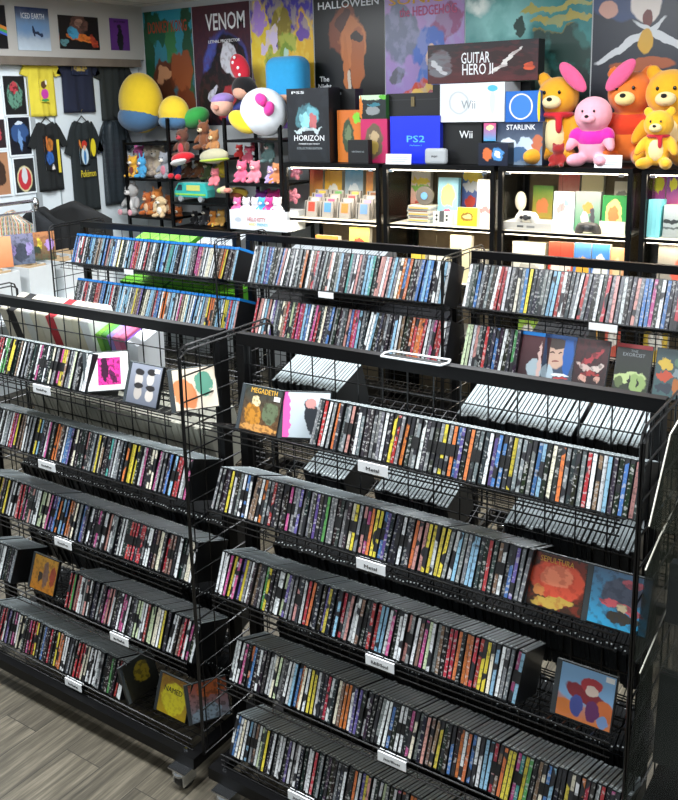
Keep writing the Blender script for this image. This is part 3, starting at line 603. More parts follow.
# ------------------------------------------------------------------ left wall: records, shirts, clothes rail, boxes
def onwall(X_,y0,y1,z0,z1,m,name,label,cat,thick=.006,texts=(),frame=None,group=None):
    k=X_/(-5.5 if X_>-5.65 else -5.6); y0*=k; y1*=k; z0=HC+(z0-HC)*k; z1=HC+(z1-HC)*k
    r=thing(name,label,cat,(X_,(y0+y1)/2,z0),PI/2,group)   # local -Y looks to +X
    w=y1-y0;h=z1-z0
    b=MB(); b.box((-w/2,-thick,0),(w/2,0,h),m); b.build('print',r)
    if frame:
        b=MB(); f=.012
        for lo,hi in (((-w/2-f,-thick-.006,-f),(w/2+f,0,0)),((-w/2-f,-thick-.006,h),(w/2+f,0,h+f)),((-w/2-f,-thick-.006,0),(-w/2,0,h)),((w/2,-thick-.006,0),(w/2+f,0,h))): b.box(lo,hi,frame)
        b.build('frame',r)
    for (s,cx,cz,tw,th,mm) in texts: txt(r,s,tw*w,th*h,((cx-.5)*w,-thick-.0012,cz*h),mm,name='title')
    return r
onwall(XS+.001,3.95,4.13,2.51,2.80,art('rec_prism',('0a0a0c','0c0c10'),[(.8,.5,.5,.04,-.2,'d98a3a'),(.8,.42,.5,.035,-.2,'4fae5a'),(.8,.36,.5,.03,-.2,'4a6ad0')],warp=.0),'record_sleeve','black record sleeve with rainbow streak on the soffit, leftmost','record sleeve')
onwall(XS+.001,4.215,4.50,2.505,2.80,art('rec_icy',('c3d2de','142a58'),[(.5,.55,.7,.2,0,'6f94bd',.6),(.5,.45,.04,.16,.2,'1c2a44'),(.62,.4,.15,.04,0,'22304a')]),'record_sleeve','blue to white record sleeve with pale lettering on the soffit','record sleeve',texts=[('ICED EARTH',.5,.8,.7,.13,INKW)])
onwall(XS+.001,4.585,4.965,2.525,2.765,art('rec_ship',('14110f','1a1412'),[(.5,.75,.22,.3,0,'6a4a40'),(.55,.35,.4,.12,-.25,'e07a30'),(.35,.5,.12,.2,.4,'4aa0c8'),(.5,.8,.1,.12,0,'a88070'),(.1,.2,.1,.1,0,'5a8a90'),(.85,.25,.1,.2,.3,'b8452a')],mottle=('0c0a0a',6,.4)),'record_sleeve','record sleeve with an orange saucer on black','record sleeve')
onwall(XS+.001,5.085,5.28,2.53,2.77,art('rec_purple',('5a2a78','6f3590'),[(.5,.35,.16,.42,0,'17101c'),(.5,.75,.12,.06,0,'2a1832')]),'record_sleeve','purple record sleeve with a black silhouette','record sleeve',texts=[('GHOST WORLD',.5,.9,.6,.06,INK)])
wf=mat('white_frame','dfe6ea',.5)
for i,(y0,y1,z0,z1,mm,lb) in enumerate([(4.05,4.235,2.06,2.33,art('rec_greenred','15191a',[(.5,.5,.35,.35,0,'5f8f7a'),(.5,.7,.2,.15,0,'b8404a')],mottle=('101214',8,.7)),'framed dark record with green and red figures, top of column'),(4.06,4.245,1.775,2.04,art('rec_bluebolt','0c1420',[(.5,.6,.4,.25,0,'2f4f80'),(.5,.4,.1,.3,.2,'6a90c0'),(.5,.85,.2,.05,0,'c8d4e0')]),'framed dark blue record, middle of column'),(4.075,4.25,1.50,1.745,art('rec_badge','24282a',[(.5,.4,.38,.38,0,'d8cfa0'),(.5,.4,.33,.33,0,'b8303a'),(.5,.5,.15,.25,0,'c8ccd0')],warp=.02),'framed record with round red badge, bottom of column'),(3.9,4.03,1.50,1.80,art('rec_tan','a87a5a',[(.5,.5,.3,.3,0,'3a2a22')]),'framed tan record beside the round red badge record'),(3.88,4.03,1.83,2.03,art('rec_dk','2a2024',[(.5,.5,.3,.3,0,'a8404a')]),'framed dark red record left of the dark blue record')]):
    onwall(XW+.001,y0+.075,y1+.075,z0,z1,mm,'framed_record',lb,'framed record',frame=wf)
def shirt(yc,w,ztop,zbot,col,label,prints=(),texts=(),sleeve=True,sw=.12,hang=True,pat=None):
    """t-shirt hung flat on the left wall"""
    k=XW/-5.6; yc*=k; w*=k; ztop=HC+(ztop-HC)*k; zbot=HC+(zbot-HC)*k
    r=thing('t_shirt',label,'t-shirt',(XW+.012,yc,zbot),PI/2,'t-shirts hung on the left wall')
    h=ztop-zbot; m=pat or mat('cotton_'+col,col,.9,noise=.18,scale=9,bump=.2,bscale=60,sheen=.0)
    b=MB(); nx,nz=14,16; vs=[];fs=[]
    def pt(u,v,front):
        ww=w/2*(1.0+.05*(1-v)); 
        if v>.88: ww*=1-.45*((v-.88)/.12)**1.3
        x=(u*2-1)*ww; z=v*h
        if v>.99: z-=.025*(1-abs(u*2-1))
        dep=-.018-.012*math.sin(u*9+v*3+yc*5)*(1-v*.6)-.006*math.sin(u*23)
        edge=1-abs(u*2-1)**6
        return (x,dep*edge-.004 if front else .0,z)
    for front in (True,False):
        for j in range(nz+1):
            for i in range(nx+1): vs.append(pt(i/nx,j/nz,front))
    N=(nx+1)*(nz+1)
    for j in range(nz):
        for i in range(nx):
            a=j*(nx+1)+i; fs.append((a,a+1,a+nx+2,a+nx+1)); fs.append((N+a+nx+1,N+a+nx+2,N+a+1,N+a))
    rim=[i for i in range(nx)]
    for i in range(nx):
        fs.append((i+1,i,N+i,N+i+1)); t_=nz*(nx+1)+i; fs.append((t_,t_+1,N+t_+1,N+t_))
    for j in range(nz):
        a=j*(nx+1); fs.append((a,a+nx+1,N+a+nx+1,N+a)); a+=nx; fs.append((a+nx+1,a,N+a,N+a+nx+1))
    b.add(vs,fs,m)
    b.build('body',r,smooth=True)
    if sleeve:
        for sg in (-1,1):
            b=MB(); poly=[(sg*w*.36,h*.985),(sg*w*.5,h*.90),(sg*(w*.5+sw*.55),h*.66),(sg*(w*.5+sw*.1),h*.62),(sg*w*.44,h*.72)]
            if sg<0: poly=poly[::-1]
            poly=poly[::-1]
            b.prism(poly,-.022,-.002,m); b.build('sleeve',r)
    for (x,z,pw,ph,mm) in prints:
        b=MB(); k=8; vs=[];fs=[]
        b.box((x-pw/2,-.040,z-ph/2),(x+pw/2,-.036,z+ph/2),mm); b.build('print',r)
    for (s,x,z,tw,th,mm) in texts: txt(r,s,tw,th,(x,-.042,z),mm,name='lettering')
    if hang:
        b=MB(); p=[(-w*.3,-.012,h*.95),(-.015,-.012,h+.02),(0,-.012,h+.035),(.015,-.012,h+.02),(w*.3,-.012,h*.95)]; b.path(p,.004,WIRE); 
        b.path([(0,-.012,h+.035),(0,-.012,h+.07),(.012,-.012,h+.085),(.02,-.010,h+.075)],.002,CHROME); b.build('hanger',r)
def cut(m_): return m_
shirt(4.45,.24,2.50,2.04,'d9c83f','yellow t-shirt on the left wall, top row',prints=[(.0,.19,.09,.17,art('print_pinkblob','d9c83f',[(.5,.35,.38,.22,0,'c23fa0'),(.5,.08,.4,.06,0,'3f8f4a'),(.45,.75,.28,.16,0,'5a3f28'),(.7,.85,.1,.1,0,'eae6da')],warp=.03))],hang=False)
shirt(4.80,.30,2.50,2.06,'1a2036','navy t-shirt on the left wall, top row',prints=[(.0,.33,.16,.09,art('print_gold','1a2036',[(.5,.6,.4,.3,0,'b8a050')],mottle=('2a4060',6,.8)))],hang=False)
shirt(5.16,.28,2.50,1.99,'262b2a','dark grey-green t-shirt on left wall, top row',hang=False)
shirt(4.46,.235,2.00,1.49,'15191a','black t-shirt with blue and orange print and yellow strip',prints=[(-.01,.29,.10,.26,art('print_crash','15191a',[(.5,.72,.32,.2,0,'b8702f'),(.45,.35,.35,.2,0,'2f5fa8'),(.7,.05,.15,.08,0,'d8d4d0'),(.3,.85,.1,.12,0,'d0743a')],mottle=('15191a',6,.5))),(.07,.26,.022,.25,mat('print_yellow','d9c53a',.7))])
shirt(4.80,.25,2.00,1.30,'1b2224','long black t-shirt with yellow lettering',prints=[(-.02,.47,.10,.2,art('print_bluewhite','1b2224',[(.5,.35,.35,.35,0,'c8dbe4'),(.5,.3,.12,.3,0,'3a78b0'),(.5,.8,.26,.14,0,'c0392b'),(.5,.66,.16,.1,0,'d8a888'),(.1,.8,.08,.2,.5,'d98a3a')],warp=.02)),(.07,.50,.06,.16,art('print_yel','1b2224',[(.5,.5,.42,.44,0,'e3cf2f')],warp=.02))],texts=[('Pokémon',0,.30,.15,.055,mat('ink_shirt_yellow','e0cc30',.6))])
shirt(5.12,.26,2.00,1.32,'1c2226','black and grey dyed t-shirt beside the toys',pat=art('tie_dye','1c2226',[],mottle=('5a666e',5,.7)))
# clothes rail
r=thing('clothes_rail','chrome clothes rail at the left edge, by the white boxes','clothes rail',(-5.25,3.92,0))
b=MB(); b.rod((-.0,-1.2,1.47),(.0,.12,1.47),.012,CHROME,10); b.rod((.0,-1.2,1.40),(.0,.12,1.40),.008,CHROME,10); b.build('rail',r)
b=MB(); b.rod((0,.1,.0),(0,.1,1.47),.011,CHROME,10); b.build('post',r)
b=MB(); b.ell((0,.12,1.45),(.03,.03,.045),CHROME); b.build('end_cap',r,smooth=True)
def garment(y,x,col,label,w=.30,h=.42,pat=None,zt=1.40,rz=0):
    m=pat or mat('garment_'+col,col,.85,noise=.25,scale=10)
    b=MB(); vs=[];fs=[];nx,nz=10,10
    b2=[]
    for s in (-1,1):
        for j in range(nz+1):
            v=j/nz
            for i in range(nx+1):
                u=i/nx*2-1; ww=w/2*(.55+.45*min(1,(1-v)*5)) ; th=(.035+.012*math.sin(u*7+s))*(1-abs(u)**4)
                vs.append((u*ww,s*th-.0,v*h-(.06*abs(u)*v**4)))
    N=(nx+1)*(nz+1)
    for j in range(nz):
        for i in range(nx):
            a=j*(nx+1)+i; fs.append((a,a+1,a+nx+2,a+nx+1)); fs.append((N+a+nx+1,N+a+nx+2,N+a+1,N+a))
    for i in range(nx): fs.append((i+1,i,N+i,N+i+1)); t_=nz*(nx+1)+i; fs.append((t_,t_+1,N+t_+1,N+t_))
    b.add(vs,fs,m); o=b.build('hanging_shirt',smooth=True); o.location=(x,y,zt-h); o.rotation_euler=(0,0,rz); tag(o,label,'hanging shirt')
garment(4.32,-5.20,'0e0f10','black shirt hanging at the right end of the rail',w=.62,h=.50,zt=1.44,rz=.35)
garment(4.22,-5.42,'111315','black shirt hanging second from the rail end',w=.44,h=.45,rz=.35)
garment(4.10,-5.36,'2a2c30','dark patterned shirt hanging mid-rail',w=.30,h=.40,rz=.4,pat=mat('garment_dark','1d2024',.9,noise=.6,scale=14))
garment(3.98,-5.46,'3a3a4a','multicoloured shirt hanging at the left edge',w=.34,h=.36,rz=.4,pat=art('garment_print2','d8d4cc',[(.3,.5,.1,.6,.1,'c23a3a'),(.6,.5,.1,.6,0,'3a8f5a'),(.8,.5,.08,.6,0,'3f5fb0')],mottle=('d9b03a',6,.7)))
# boxes of comics on a low table
r=thing('display_table','low white table carrying the white boxes','table',(-5.1,4.05,0))
b=MB(); b.box((-.45,-.95,.80),(.42,.42,.83),WALLL); b.build('tabletop',r)
for x_,y_ in ((-.42,-.92),(.37,-.92),(-.42,.37),(.37,.37)):
    b=MB(); b.box((x_,y_,0),(x_+.04,y_+.04,.80),WALLL); b.build('leg',r)
BXM=mat('white_board','d3d7d8',.6,noise=.05,scale=20); CRD=mat('card_edges','b39a78',.7,noise=.2,scale=60)
for i,yy in enumerate((3.15,3.42,3.69,3.96,4.2)):
    r=thing('comic_box',f'long white cardboard box, {["nearest the camera","second nearest","third along","fourth along","last, under the hanging shirts"][i]}','box',(-5.15,yy,.83),0,'white comic boxes on the table')
    b=MB(); w_,d_,h_=.72,.2,.27; t_=.006
    b.box((-w_/2,-d_/2,0),(w_/2,d_/2,t_),BXM)
    b.box((-w_/2,-d_/2,t_),(w_/2,-d_/2+t_,h_),BXM); b.box((-w_/2,d_/2-t_,t_),(w_/2,d_/2,h_),BXM)
    b.box((-w_/2,-d_/2+t_,t_),(-w_/2+t_,d_/2-t_,h_),BXM); b.box((w_/2-t_,-d_/2+t_,t_),(w_/2,d_/2-t_,h_),BXM); b.build('carton',r)
    b=MB()
    for k in range(22):
        xx=-w_/2+.02+k*.031; b.box((xx,-d_/2+.012,.008),(xx+.012,d_/2-.012,h_-.03+.015*((k*7)%3)),CRD if k%3 else WHITE)
    o=b.build('comics',r); o['kind']='stuff'
def comic(px,py,X_,w,h,m,label,texts=()):
    p=atX(px,py,X_); r=thing('comic_book',label,'comic',(X_,p.y,1.101),PI/2-.5)
    b=MB(); b.box((0,-.004,0),(w,0,h),m); b.build('cover',r); r.rotation_euler=(-.12,0,PI/2-.5)
    for (s,cx,cz,tw,th,mm) in texts: txt(r,s,tw*w,th*h,(cx*w,-.0052,cz*h),mm,name='title')
comic(8,257,-5.0,.17,.20,art('comic_purple',('5a6478','7f7f9c'),[(.5,.4,.3,.3,0,'3a4050'),(.2,.5,.12,.2,0,'8a7ab0'),(.8,.5,.12,.2,0,'9a8ac0')],mottle=('2a2f3c',7,.5)),'comic with grey-purple cover standing on the white boxes')
comic(27,254,-5.02,.19,.19,art('comic_orange',('3f4f3a','b8794a'),[(.45,.55,.1,.25,0,'d9c83f'),(.8,.55,.15,.2,0,'a98ac8'),(.3,.35,.2,.15,0,'2f3f2f')],mottle=('6a3a28',7,.5)),'comic with orange, yellow and lilac cover')
comic(-8,262,-5.0,.13,.20,art('comic_peach',('c87a4a','e0a878'),[]),'comic with peach cover cut by the left frame edge')
# ------------------------------------------------------------------ posters on the back wall
YP=YW-.001
def poster(px0,px1,ztop,zbot,m,label,texts=(),y=YP):
    x0=at(px0,40,y).x+.004; x1=at(px1,40,y).x-.004; w=x1-x0;h=ztop-zbot
    r=thing('wall_poster',label,'poster',((x0+x1)/2,y,zbot))
    b=MB(); b.box((-w/2,-.002,0),(w/2,0,h),m); b.build('sheet',r)
    for (s,cx,cz,tw,th,mm) in texts: txt(r,s,tw*w,th*h,((cx-.5)*w,-.0035,cz*h),mm,name='title',bold=.01)
    return r
poster(144,193,2.845,1.93,art('post_jungle',('3a2a1f','2f98ae'),[(.1,.55,.12,.6,0,'1c4a30'),(.9,.6,.1,.6,0,'24503a'),(.55,.72,.12,.18,0,'3a7a4a'),(.3,.85,.2,.12,0,'1f5a40'),(.4,.42,.26,.17,0,'5a3020'),(.4,.45,.15,.08,0,'b98560'),(.75,.47,.22,.16,0,'8a4a2c'),(.8,.2,.2,.16,0,'6a3420'),(.3,.2,.3,.2,0,'4a2a1c')],warp=.07),'jungle-coloured poster nearest the corner',[('DONKEY KONG',.5,.86,.8,.1,mat('ink_brick','a8452c',.6))])
poster(193,251,2.845,1.93,art('post_maroon',('28203a','4a2630'),[(.55,.42,.4,.36,0,'4a55a8'),(.6,.45,.3,.32,0,'12121a'),(.62,.55,.16,.13,-.4,'d8d8e2'),(.3,.25,.25,.25,.3,'14141c'),(.55,.2,.2,.1,.5,'a8303a'),(.3,.27,.12,.05,.5,'cfd0e0')],mottle=('5a2a32',14,.35),warp=.04),'maroon poster with black and blue shape and pale title',[('VENOM',.58,.86,.68,.14,INKW),('LETHAL PROTECTOR',.55,.70,.55,.025,INKW)])
b=MB()
poster(251,314,2.84,1.9,art('post_flame',('6a2fa0','4a3fa8'),[(.2,.5,.2,.5,.2,'e8c83a'),(.8,.4,.25,.5,-.2,'e0b030'),(.5,.8,.16,.16,0,'8a7a30'),(.5,.62,.25,.1,.3,'7f9a3a'),(.3,.7,.2,.05,.6,'d9c8e8'),(.6,.45,.25,.1,-.4,'b8d8c8'),(.85,.75,.12,.1,0,'7050a8'),(.12,.85,.12,.1,0,'b08ad8'),(.5,.25,.3,.12,0,'c84a3a')],warp=.09,mottle=('f0e070',8,.35)),'poster of yellow flames on purple')
poster(314,385,2.84,1.9,art('post_black',('08080a','060607'),[(.42,.73,.2,.17,.4,'7a3a1c'),(.55,.62,.2,.2,-.3,'c0713a'),(.62,.5,.09,.25,-.15,'a85c2c'),(.45,.45,.05,.25,.1,'b86a34'),(.5,.25,.03,.16,0,'c8b8a8'),(.62,.66,.08,.04,0,'2a140a'),(.42,.8,.12,.05,.3,'4a2010')],warp=.05),'black poster with an orange knobbly glow',[('HALLOWEEN',.5,.908,.86,.055,INKW),('The\nNight\nHe\nCame\nHome!',.14,.26,.24,.26,INKW)])
poster(385,465,2.80,1.9,art('post_lilac',('8a78b8','b088c0'),[(.2,.7,.25,.2,0,'6a6f8a'),(.8,.75,.2,.12,.3,'8f4a78'),(.55,.58,.22,.15,.2,'3a62b8'),(.62,.5,.1,.08,0,'e0b898'),(.55,.35,.14,.1,0,'4a70c0'),(.4,.22,.25,.1,.2,'c8452f'),(.45,.25,.25,.03,.2,'e8c060'),(.15,.4,.12,.06,.4,'5a5a68'),(.3,.12,.15,.06,.2,'e0e0e8')],warp=.05,mottle=('a0a0c8',7,.4)),'lilac poster with blue, red and gold shapes',[('SONIC',.4,.93,.7,.06,GOLD),('the HEDGEHOG',.55,.845,.72,.07,mat('ink_rose','c05a80',.6))])
poster(465,592,2.86,1.9,art('post_teal',('1f4a48','2f8a8c'),[(.3,.7,.3,.14,.2,'8cc8c4',.5),(.1,.8,.08,.05,0,'f2fbf4',.6),(.75,.75,.28,.03,.05,'b0a85a'),(.8,.66,.25,.03,0,'a89a4a'),(.7,.58,.15,.02,.1,'8a8040'),(.42,.66,.06,.06,.4,'23403a'),(.75,.4,.3,.2,0,'1c3a34'),(.5,.3,.15,.1,.3,'b8d8c0',.5),(.55,.38,.03,.04,.5,'d8c040'),(.9,.2,.2,.2,0,'162a28')],warp=.07,mottle=('4a9a94',5,.3)),'wide teal poster of sky and ruins')
poster(592,725,2.86,1.9,art('post_navy',('2a2c34','1a2334'),[(.25,.75,.3,.12,0,'2a3f6a'),(.42,.72,.12,.1,0,'d8cfc8'),(.42,.8,.1,.05,0,'8a3a2a'),(.42,.64,.04,.05,0,'6a2a20'),(.12,.7,.08,.06,0,'c89888'),(.3,.5,.3,.025,.42,'c8ccd0'),(.6,.5,.3,.025,-.42,'c8ccd0'),(.42,.5,.06,.08,0,'c89a2a'),(.4,.36,.25,.04,0,'a0522a')],warp=.02),'dark navy poster with pale crossed shapes, far right')

r=thing('filler_crate','black filler crate added on the floor under the clear bins','crate',(-.42,1.70,0))  # crate added so the floor under the bins reads black
b=MB()
for lo,hi in (((0,0,0),(.52,.02,.54)),((0,.50,0),(.52,.52,.54)),((0,.02,0),(.02,.50,.54)),((.50,.02,0),(.52,.50,.54)),((.02,.02,0),(.50,.50,.02))): b.box(lo,hi,BLK)
b.build('crate_body',r); b=MB(); b.box((-.008,-.008,.541),(.528,.528,.565),BLK); b.build('lid',r)
# ------------------------------------------------------------------ glass cabinets along the back wall
YCF=5.05; ZCT=1.685; SZ=1.30
GL=glassmat('cabinet_glass','0c0f0e',.03,.02); CBK=mat('cabinet_back','75664f',.7,noise=.25,scale=30); CBS=mat('cabinet_side_lining','b7ab98',.6); SHG=mat('shelf_board','c9c4b6',.5)
def cabinet(px0,px1,label):
    x0=at(px0,190,YCF).x; x1=at(px1,190,YCF).x; w=x1-x0; d=.44
    r=thing('display_cabinet',label,'glass cabinet',(x0,YCF,0),0,'black framed glass cabinets along the back wall')
    p=.026
    for (a,c) in ((0,0),(w-p,0),(0,d-p),(w-p,d-p)):
        b=MB(); b.box((a,c,.06),(a+p,c+p,ZCT-.03),BLK); b.build('post',r)
    b=MB(); b.box((0,-.004,ZCT-.03),(w,d,ZCT),BLK); b.build('top',r)
    b=MB(); b.box((0,-.002,0),(w,d,.06),BLK); b.build('plinth',r)
    b=MB(); b.box((p,d-.012,.06),(w-p,d-.006,ZCT-.03),CBK); b.build('back_panel',r)
    for z in (SZ,SZ-.36,SZ-.72): b=MB(); b.box((p,.012,z-.014),(w-p,d-.012,z),SHG); b.box((p,.006,z-.016),(w-p,.012,z+.002),BLK); b.build('shelf',r)
    for a in (.004,w-.009):
        b=MB(); b.box((a,p,.06),(a+.005,d-p,ZCT-.03),GL); b.build('side_glass',r)
    for a,c in ((p,w/2-.001),(w/2+.001,w-p)):
        b=MB(); b.box((a,.0,.062),(c,.005,ZCT-.032),GL); o=b.build('glass_door',r)
        b=MB(); b.box((a+.02 if a<.1 else c-.05,-.003,ZCT-.048),(a+.05 if a<.1 else c-.02,.0,ZCT-.032),CHROME); b.build('clip',o)
    for k,z in enumerate((ZCT-.036,SZ-.02)):
        b=MB(); b.box((p+.01,.03,z-.004),(w-p-.01,.045,z+.002),emis('led_strip','fff1d8',8)); b.build('led_strip',r)
        la=bpy.data.lights.new('cabinet_lamp','AREA'); la.shape='RECTANGLE'; la.size=w-.1; la.size_y=.05; la.energy=(7.5,4.5)[k]; la.color=(1,.90,.72)
        o=bpy.data.objects.new('cabinet_lamp',la); C.objects.link(o); o.parent=r; o.location=(w/2,.06,z-.008); o.rotation_euler=(math.radians(-22),0,0)
    return x0,w
cabs=[cabinet(284,379,'glass cabinet full of grey game cartridges, leftmost'),cabinet(383,494,'glass cabinet with a stack of discs and tall white strips'),cabinet(498,632,'glass cabinet holding a white console and pad'),cabinet(641,792,'glass cabinet at the right edge, pale blue boxes inside')]
def item(name,label,cat,px0,px1,Y,z0,h,d,front,side,texts=(),rx=0,group=None,rz=0,z=None):
    """box goods; px0..px1 horizontal extent in view at depth Y, base height z0"""
    x0=at(px0,200,Y).x; x1=at(px1,200,Y).x; w=x1-x0
    r=thing(name,label,cat,((x0+x1)/2,Y,z0),rz,group); r.rotation_euler=(rx,0,rz)
    b=MB(); b.box((-w/2,0,0),(w/2,d,h),side,mf=front); b.build('carton',r)
    for (s,cx,cz,tw,th,mm) in texts: txt(r,s,tw*w,th*h,((cx-.5)*w,-.001,cz*h),mm,name='lettering',bold=.005)
    return r,w
def mm_(c): return mat('carton_'+c,c,.45)
CT=mat('cartridge_grey','9a958f',.5)
lc=['c8402f','e8e0d0','7a6ac0','d9b04a','4f86b8','a84a6a','e0c8a0','5fa05a','d97a3a','b0b8c8','c05050','e8d060','6a8fc0','b890c0','d0d0c8','8a5a3a']
for ci,px in enumerate((310,326,343,362)):
    for k in range(4):
        x=at(px,215,YCF+.1).x; y=YCF+.10+k*.045; z=SZ+.001
        b=MB(); b.box((-.052,0,0),(.052,.017,.115),CT); b.box((-.044,-.0004,.004),(-.036,.0,.11),CASED)
        o=b.build('game_cartridge'); o.location=(x,y,z); o.rotation_euler=(-.15,0,0)
        col=lc[(ci*4+k)%16]; m=mat('cart_'+col,col,.5)
        b=MB(); b.box((-.02,-.0012,.04),(.035,.0002,.105),m); b.build('sticker',o)
        st=MB(); 
        o.location.z=z+k*.022
        if k: st.box((-.05,.0,-k*.022),(.05,.017,0),CT); st.build('riser',o)
        tag(o,f'grey game cartridge, {["front","second","third","back"][k]} of {["first","second","third","fourth"][ci]} column in the leftmost cabinet','cartridge','grey cartridges in the leftmost cabinet')
def G(name,label,cat,px0,px1,pyb,pyt,cov,side='c9c4b4',dep=.04,dy=.2,texts=(),shelf=0,rx=-.08):
    z0=SZ-.36*shelf; p=at((px0+px1)/2,pyt,YCF+dy); h=max(.03,p.z-z0)
    return item(name,label,cat,px0,px1,YCF+dy,z0+.002,h,dep,cov,mm_(side),texts,rx)
A=lambda n,b,l=(),**k: art(n,b,l,**k)
G('boxed_game','red and cream boxed game at the back left','boxed game',309,322,212,170,A('g_red',('d9c04a','c0403a')),dy=.34)
G('boxed_game','yellow boxed game behind cartridges','boxed game',324,341,212,171,A('g_yel',('e8c83a','e8a83a'),[(.5,.5,.3,.2,0,'e8e8e0')]),dy=.34)
G('boxed_game','boxed game with blue sky picture, leftmost cabinet','boxed game',344,362,212,170,A('g_sky',('e8dcc0','4a9ac8'),[(.5,.5,.3,.2,0,'e0e8ec')]),dy=.34)
G('boxed_game','orange boxed game at the right of the leftmost cabinet','boxed game',365,372,212,172,A('g_or',('e8c060','d97a3a')),dy=.34)
G('boxed_game','flat green and orange box on the lower shelf','boxed game',313,336,250,236,A('g_go',('4fae4a','e88a3a')),shelf=1,dy=.08)
G('boxed_game','yellow boxed game with red blob, lower shelf','boxed game',347,367,260,228,A('g_yr',('e8d04a','e8dc6a'),[(.5,.6,.3,.18,0,'c8503a')]),shelf=1,dy=.1)
# pink shell-like plush pieces on the left inside
for i,(px,py) in enumerate(((296,172),(294,196))):
    p=at(px,py,YCF+.2); b=MB()
    for k in range(5): b.ell((0.028*math.cos(k*1.256),0,.028*math.sin(k*1.256)),(.034,.014,.02),mat('pink_foil','e58a9a',.4),rot=(0,-k*1.256,0),n=10,k=6)
    b.ell((0,0,0),(.02,.02,.02),mat('pink_foil','e58a9a',.4)); 
    o=b.build('paper_flower',smooth=True); o.location=p; tag(o,f'pink paper flower, {["upper","lower"][i]} of two in the leftmost cabinet','paper flower')
# cabinet 2
G('boxed_game','boxed game with red and green bands behind disc','boxed game',410,429,223,172,A('g_bands',('c84a3a','e8e4d4'),[(.5,.65,.5,.08,0,'7fae4a'),(.5,.8,.5,.06,0,'e8d04a'),(.5,.3,.3,.15,0,'b84a3a')]),dy=.32)
for k in range(11):
    x0=at(407,226,YCF+.12).x; b=MB(); b.box((0,0,0),(.165,.13,.0095),mat('stack_'+('aab0b0','c9c5b5','8f9694')[k%3],('aab0b0','c9c5b5','8f9694')[k%3],.4)); b.box((.01,-.0006,.0015),(.15,0,.008),mm_(('5a6a7a','d9b03a','b8b8b0','7a4a3a')[k%4]))
    o=b.build('disc_case'); o.location=(x0+(k*37%7)*.0015,YCF+.12,SZ+.001+k*.0101); tag(o,f'flat disc case, {ordn(k+1)} from the bottom of the cabinet stack','disc case','flat disc cases stacked in the second cabinet')
x=at(422,192,YCF+.12); b=MB(); b.cyl((0,0,0),(0,1,0),.062,.02,mat('disc_grey','5a5550',.5),28); b.cyl((0,-.003,0),(0,1,0),.024,.003,mat('disc_blue','5a8ac0',.5),20)
o=b.build('round_tin'); o.location=(x.x,YCF+.15,SZ+.112+.062); tag(o,'round dark disc with blue centre on the stack','round disc')
G('boxed_game','pale blue boxed game with a yellow picture','boxed game',437,457,232,178,A('g_cyan',('7fc0dc','a8dcec'),[(.5,.6,.35,.25,0,'e0d88a'),(.5,.2,.35,.08,0,'d9607a')]),dy=.22,side='6ab0d0')
G('boxed_game','tall boxed game with blue sky and purple base','boxed game',461,482,225,168,A('g_tall',('6a3a7a','3a8ad0'),[(.5,.85,.5,.1,0,'e8d04a'),(.5,.65,.5,.1,0,'e0e4e8'),(.4,.35,.25,.12,0,'c84a3a')]),dy=.33)
G('boxed_game','yellow boxed game with brown frame in front','boxed game',457,477,230,208,A('g_frame',('d9b82a','e8c83a'),[(.5,.5,.3,.25,0,'8a6a2a'),(.5,.5,.2,.15,0,'e8d88a')]),dy=.10)
G('document_stack','tall white paper stack with pink stripe','paper stack',476,493,236,180,A('g_paper',('e8e4dc','ece8e0'),[(.5,.35,.6,.06,0,'d98a8a')]),dy=.14,dep=.06,side='e4e0d8')
G('document_stack','white paper strip beside the paper stack, near the post','paper stack',493,499,236,182,mm_('d8d4cc'),dy=.25)
# white dock with two dark pads
r,w_=G('console_dock','white dock with rounded ends, in front of the disc stack','console dock',433,450,232,212,mm_('dfe0dc'),dy=.07,side='d0d1cc')
b=MB(); b.box((-.016,-.002,.02),(.016,-.0005,.09),mm_('55585a')); b.build('screen',r)
for sx in (-1,1):
    b=MB(); b.cyl((sx*.036,-.003,.06),(0,1,0),.007,.003,mm_('2a2c2e'),12); b.cyl((sx*.036,-.003,.035),(0,1,0),.007,.003,mm_('2a2c2e'),12); b.build('thumbstick',r)
G('white_box','plain white box beside the dock','box',450,460,232,211,mm_('e4dfd0'),dy=.12)
G('boxed_game','cream box with thin lines, lower shelf of the second cabinet','boxed game',449,470,260,236,A('g_cream','d9cfa8',[(.5,.5,.2,.02,.4,'8a7a5a')]),shelf=1,dy=.08)
G('boxed_game','yellow box, lower shelf, second cabinet, left','boxed game',410,424,262,247,mm_('e0c04a'),shelf=1,dy=.08)
G('boxed_game','white box, lower shelf, second cabinet, centre','boxed game',428,446,262,249,mm_('e0dccc'),shelf=1,dy=.08)
G('boxed_game','pale box, lower shelf, second cabinet, right','boxed game',472,486,262,250,mm_('d8d0bc'),shelf=1,dy=.08)
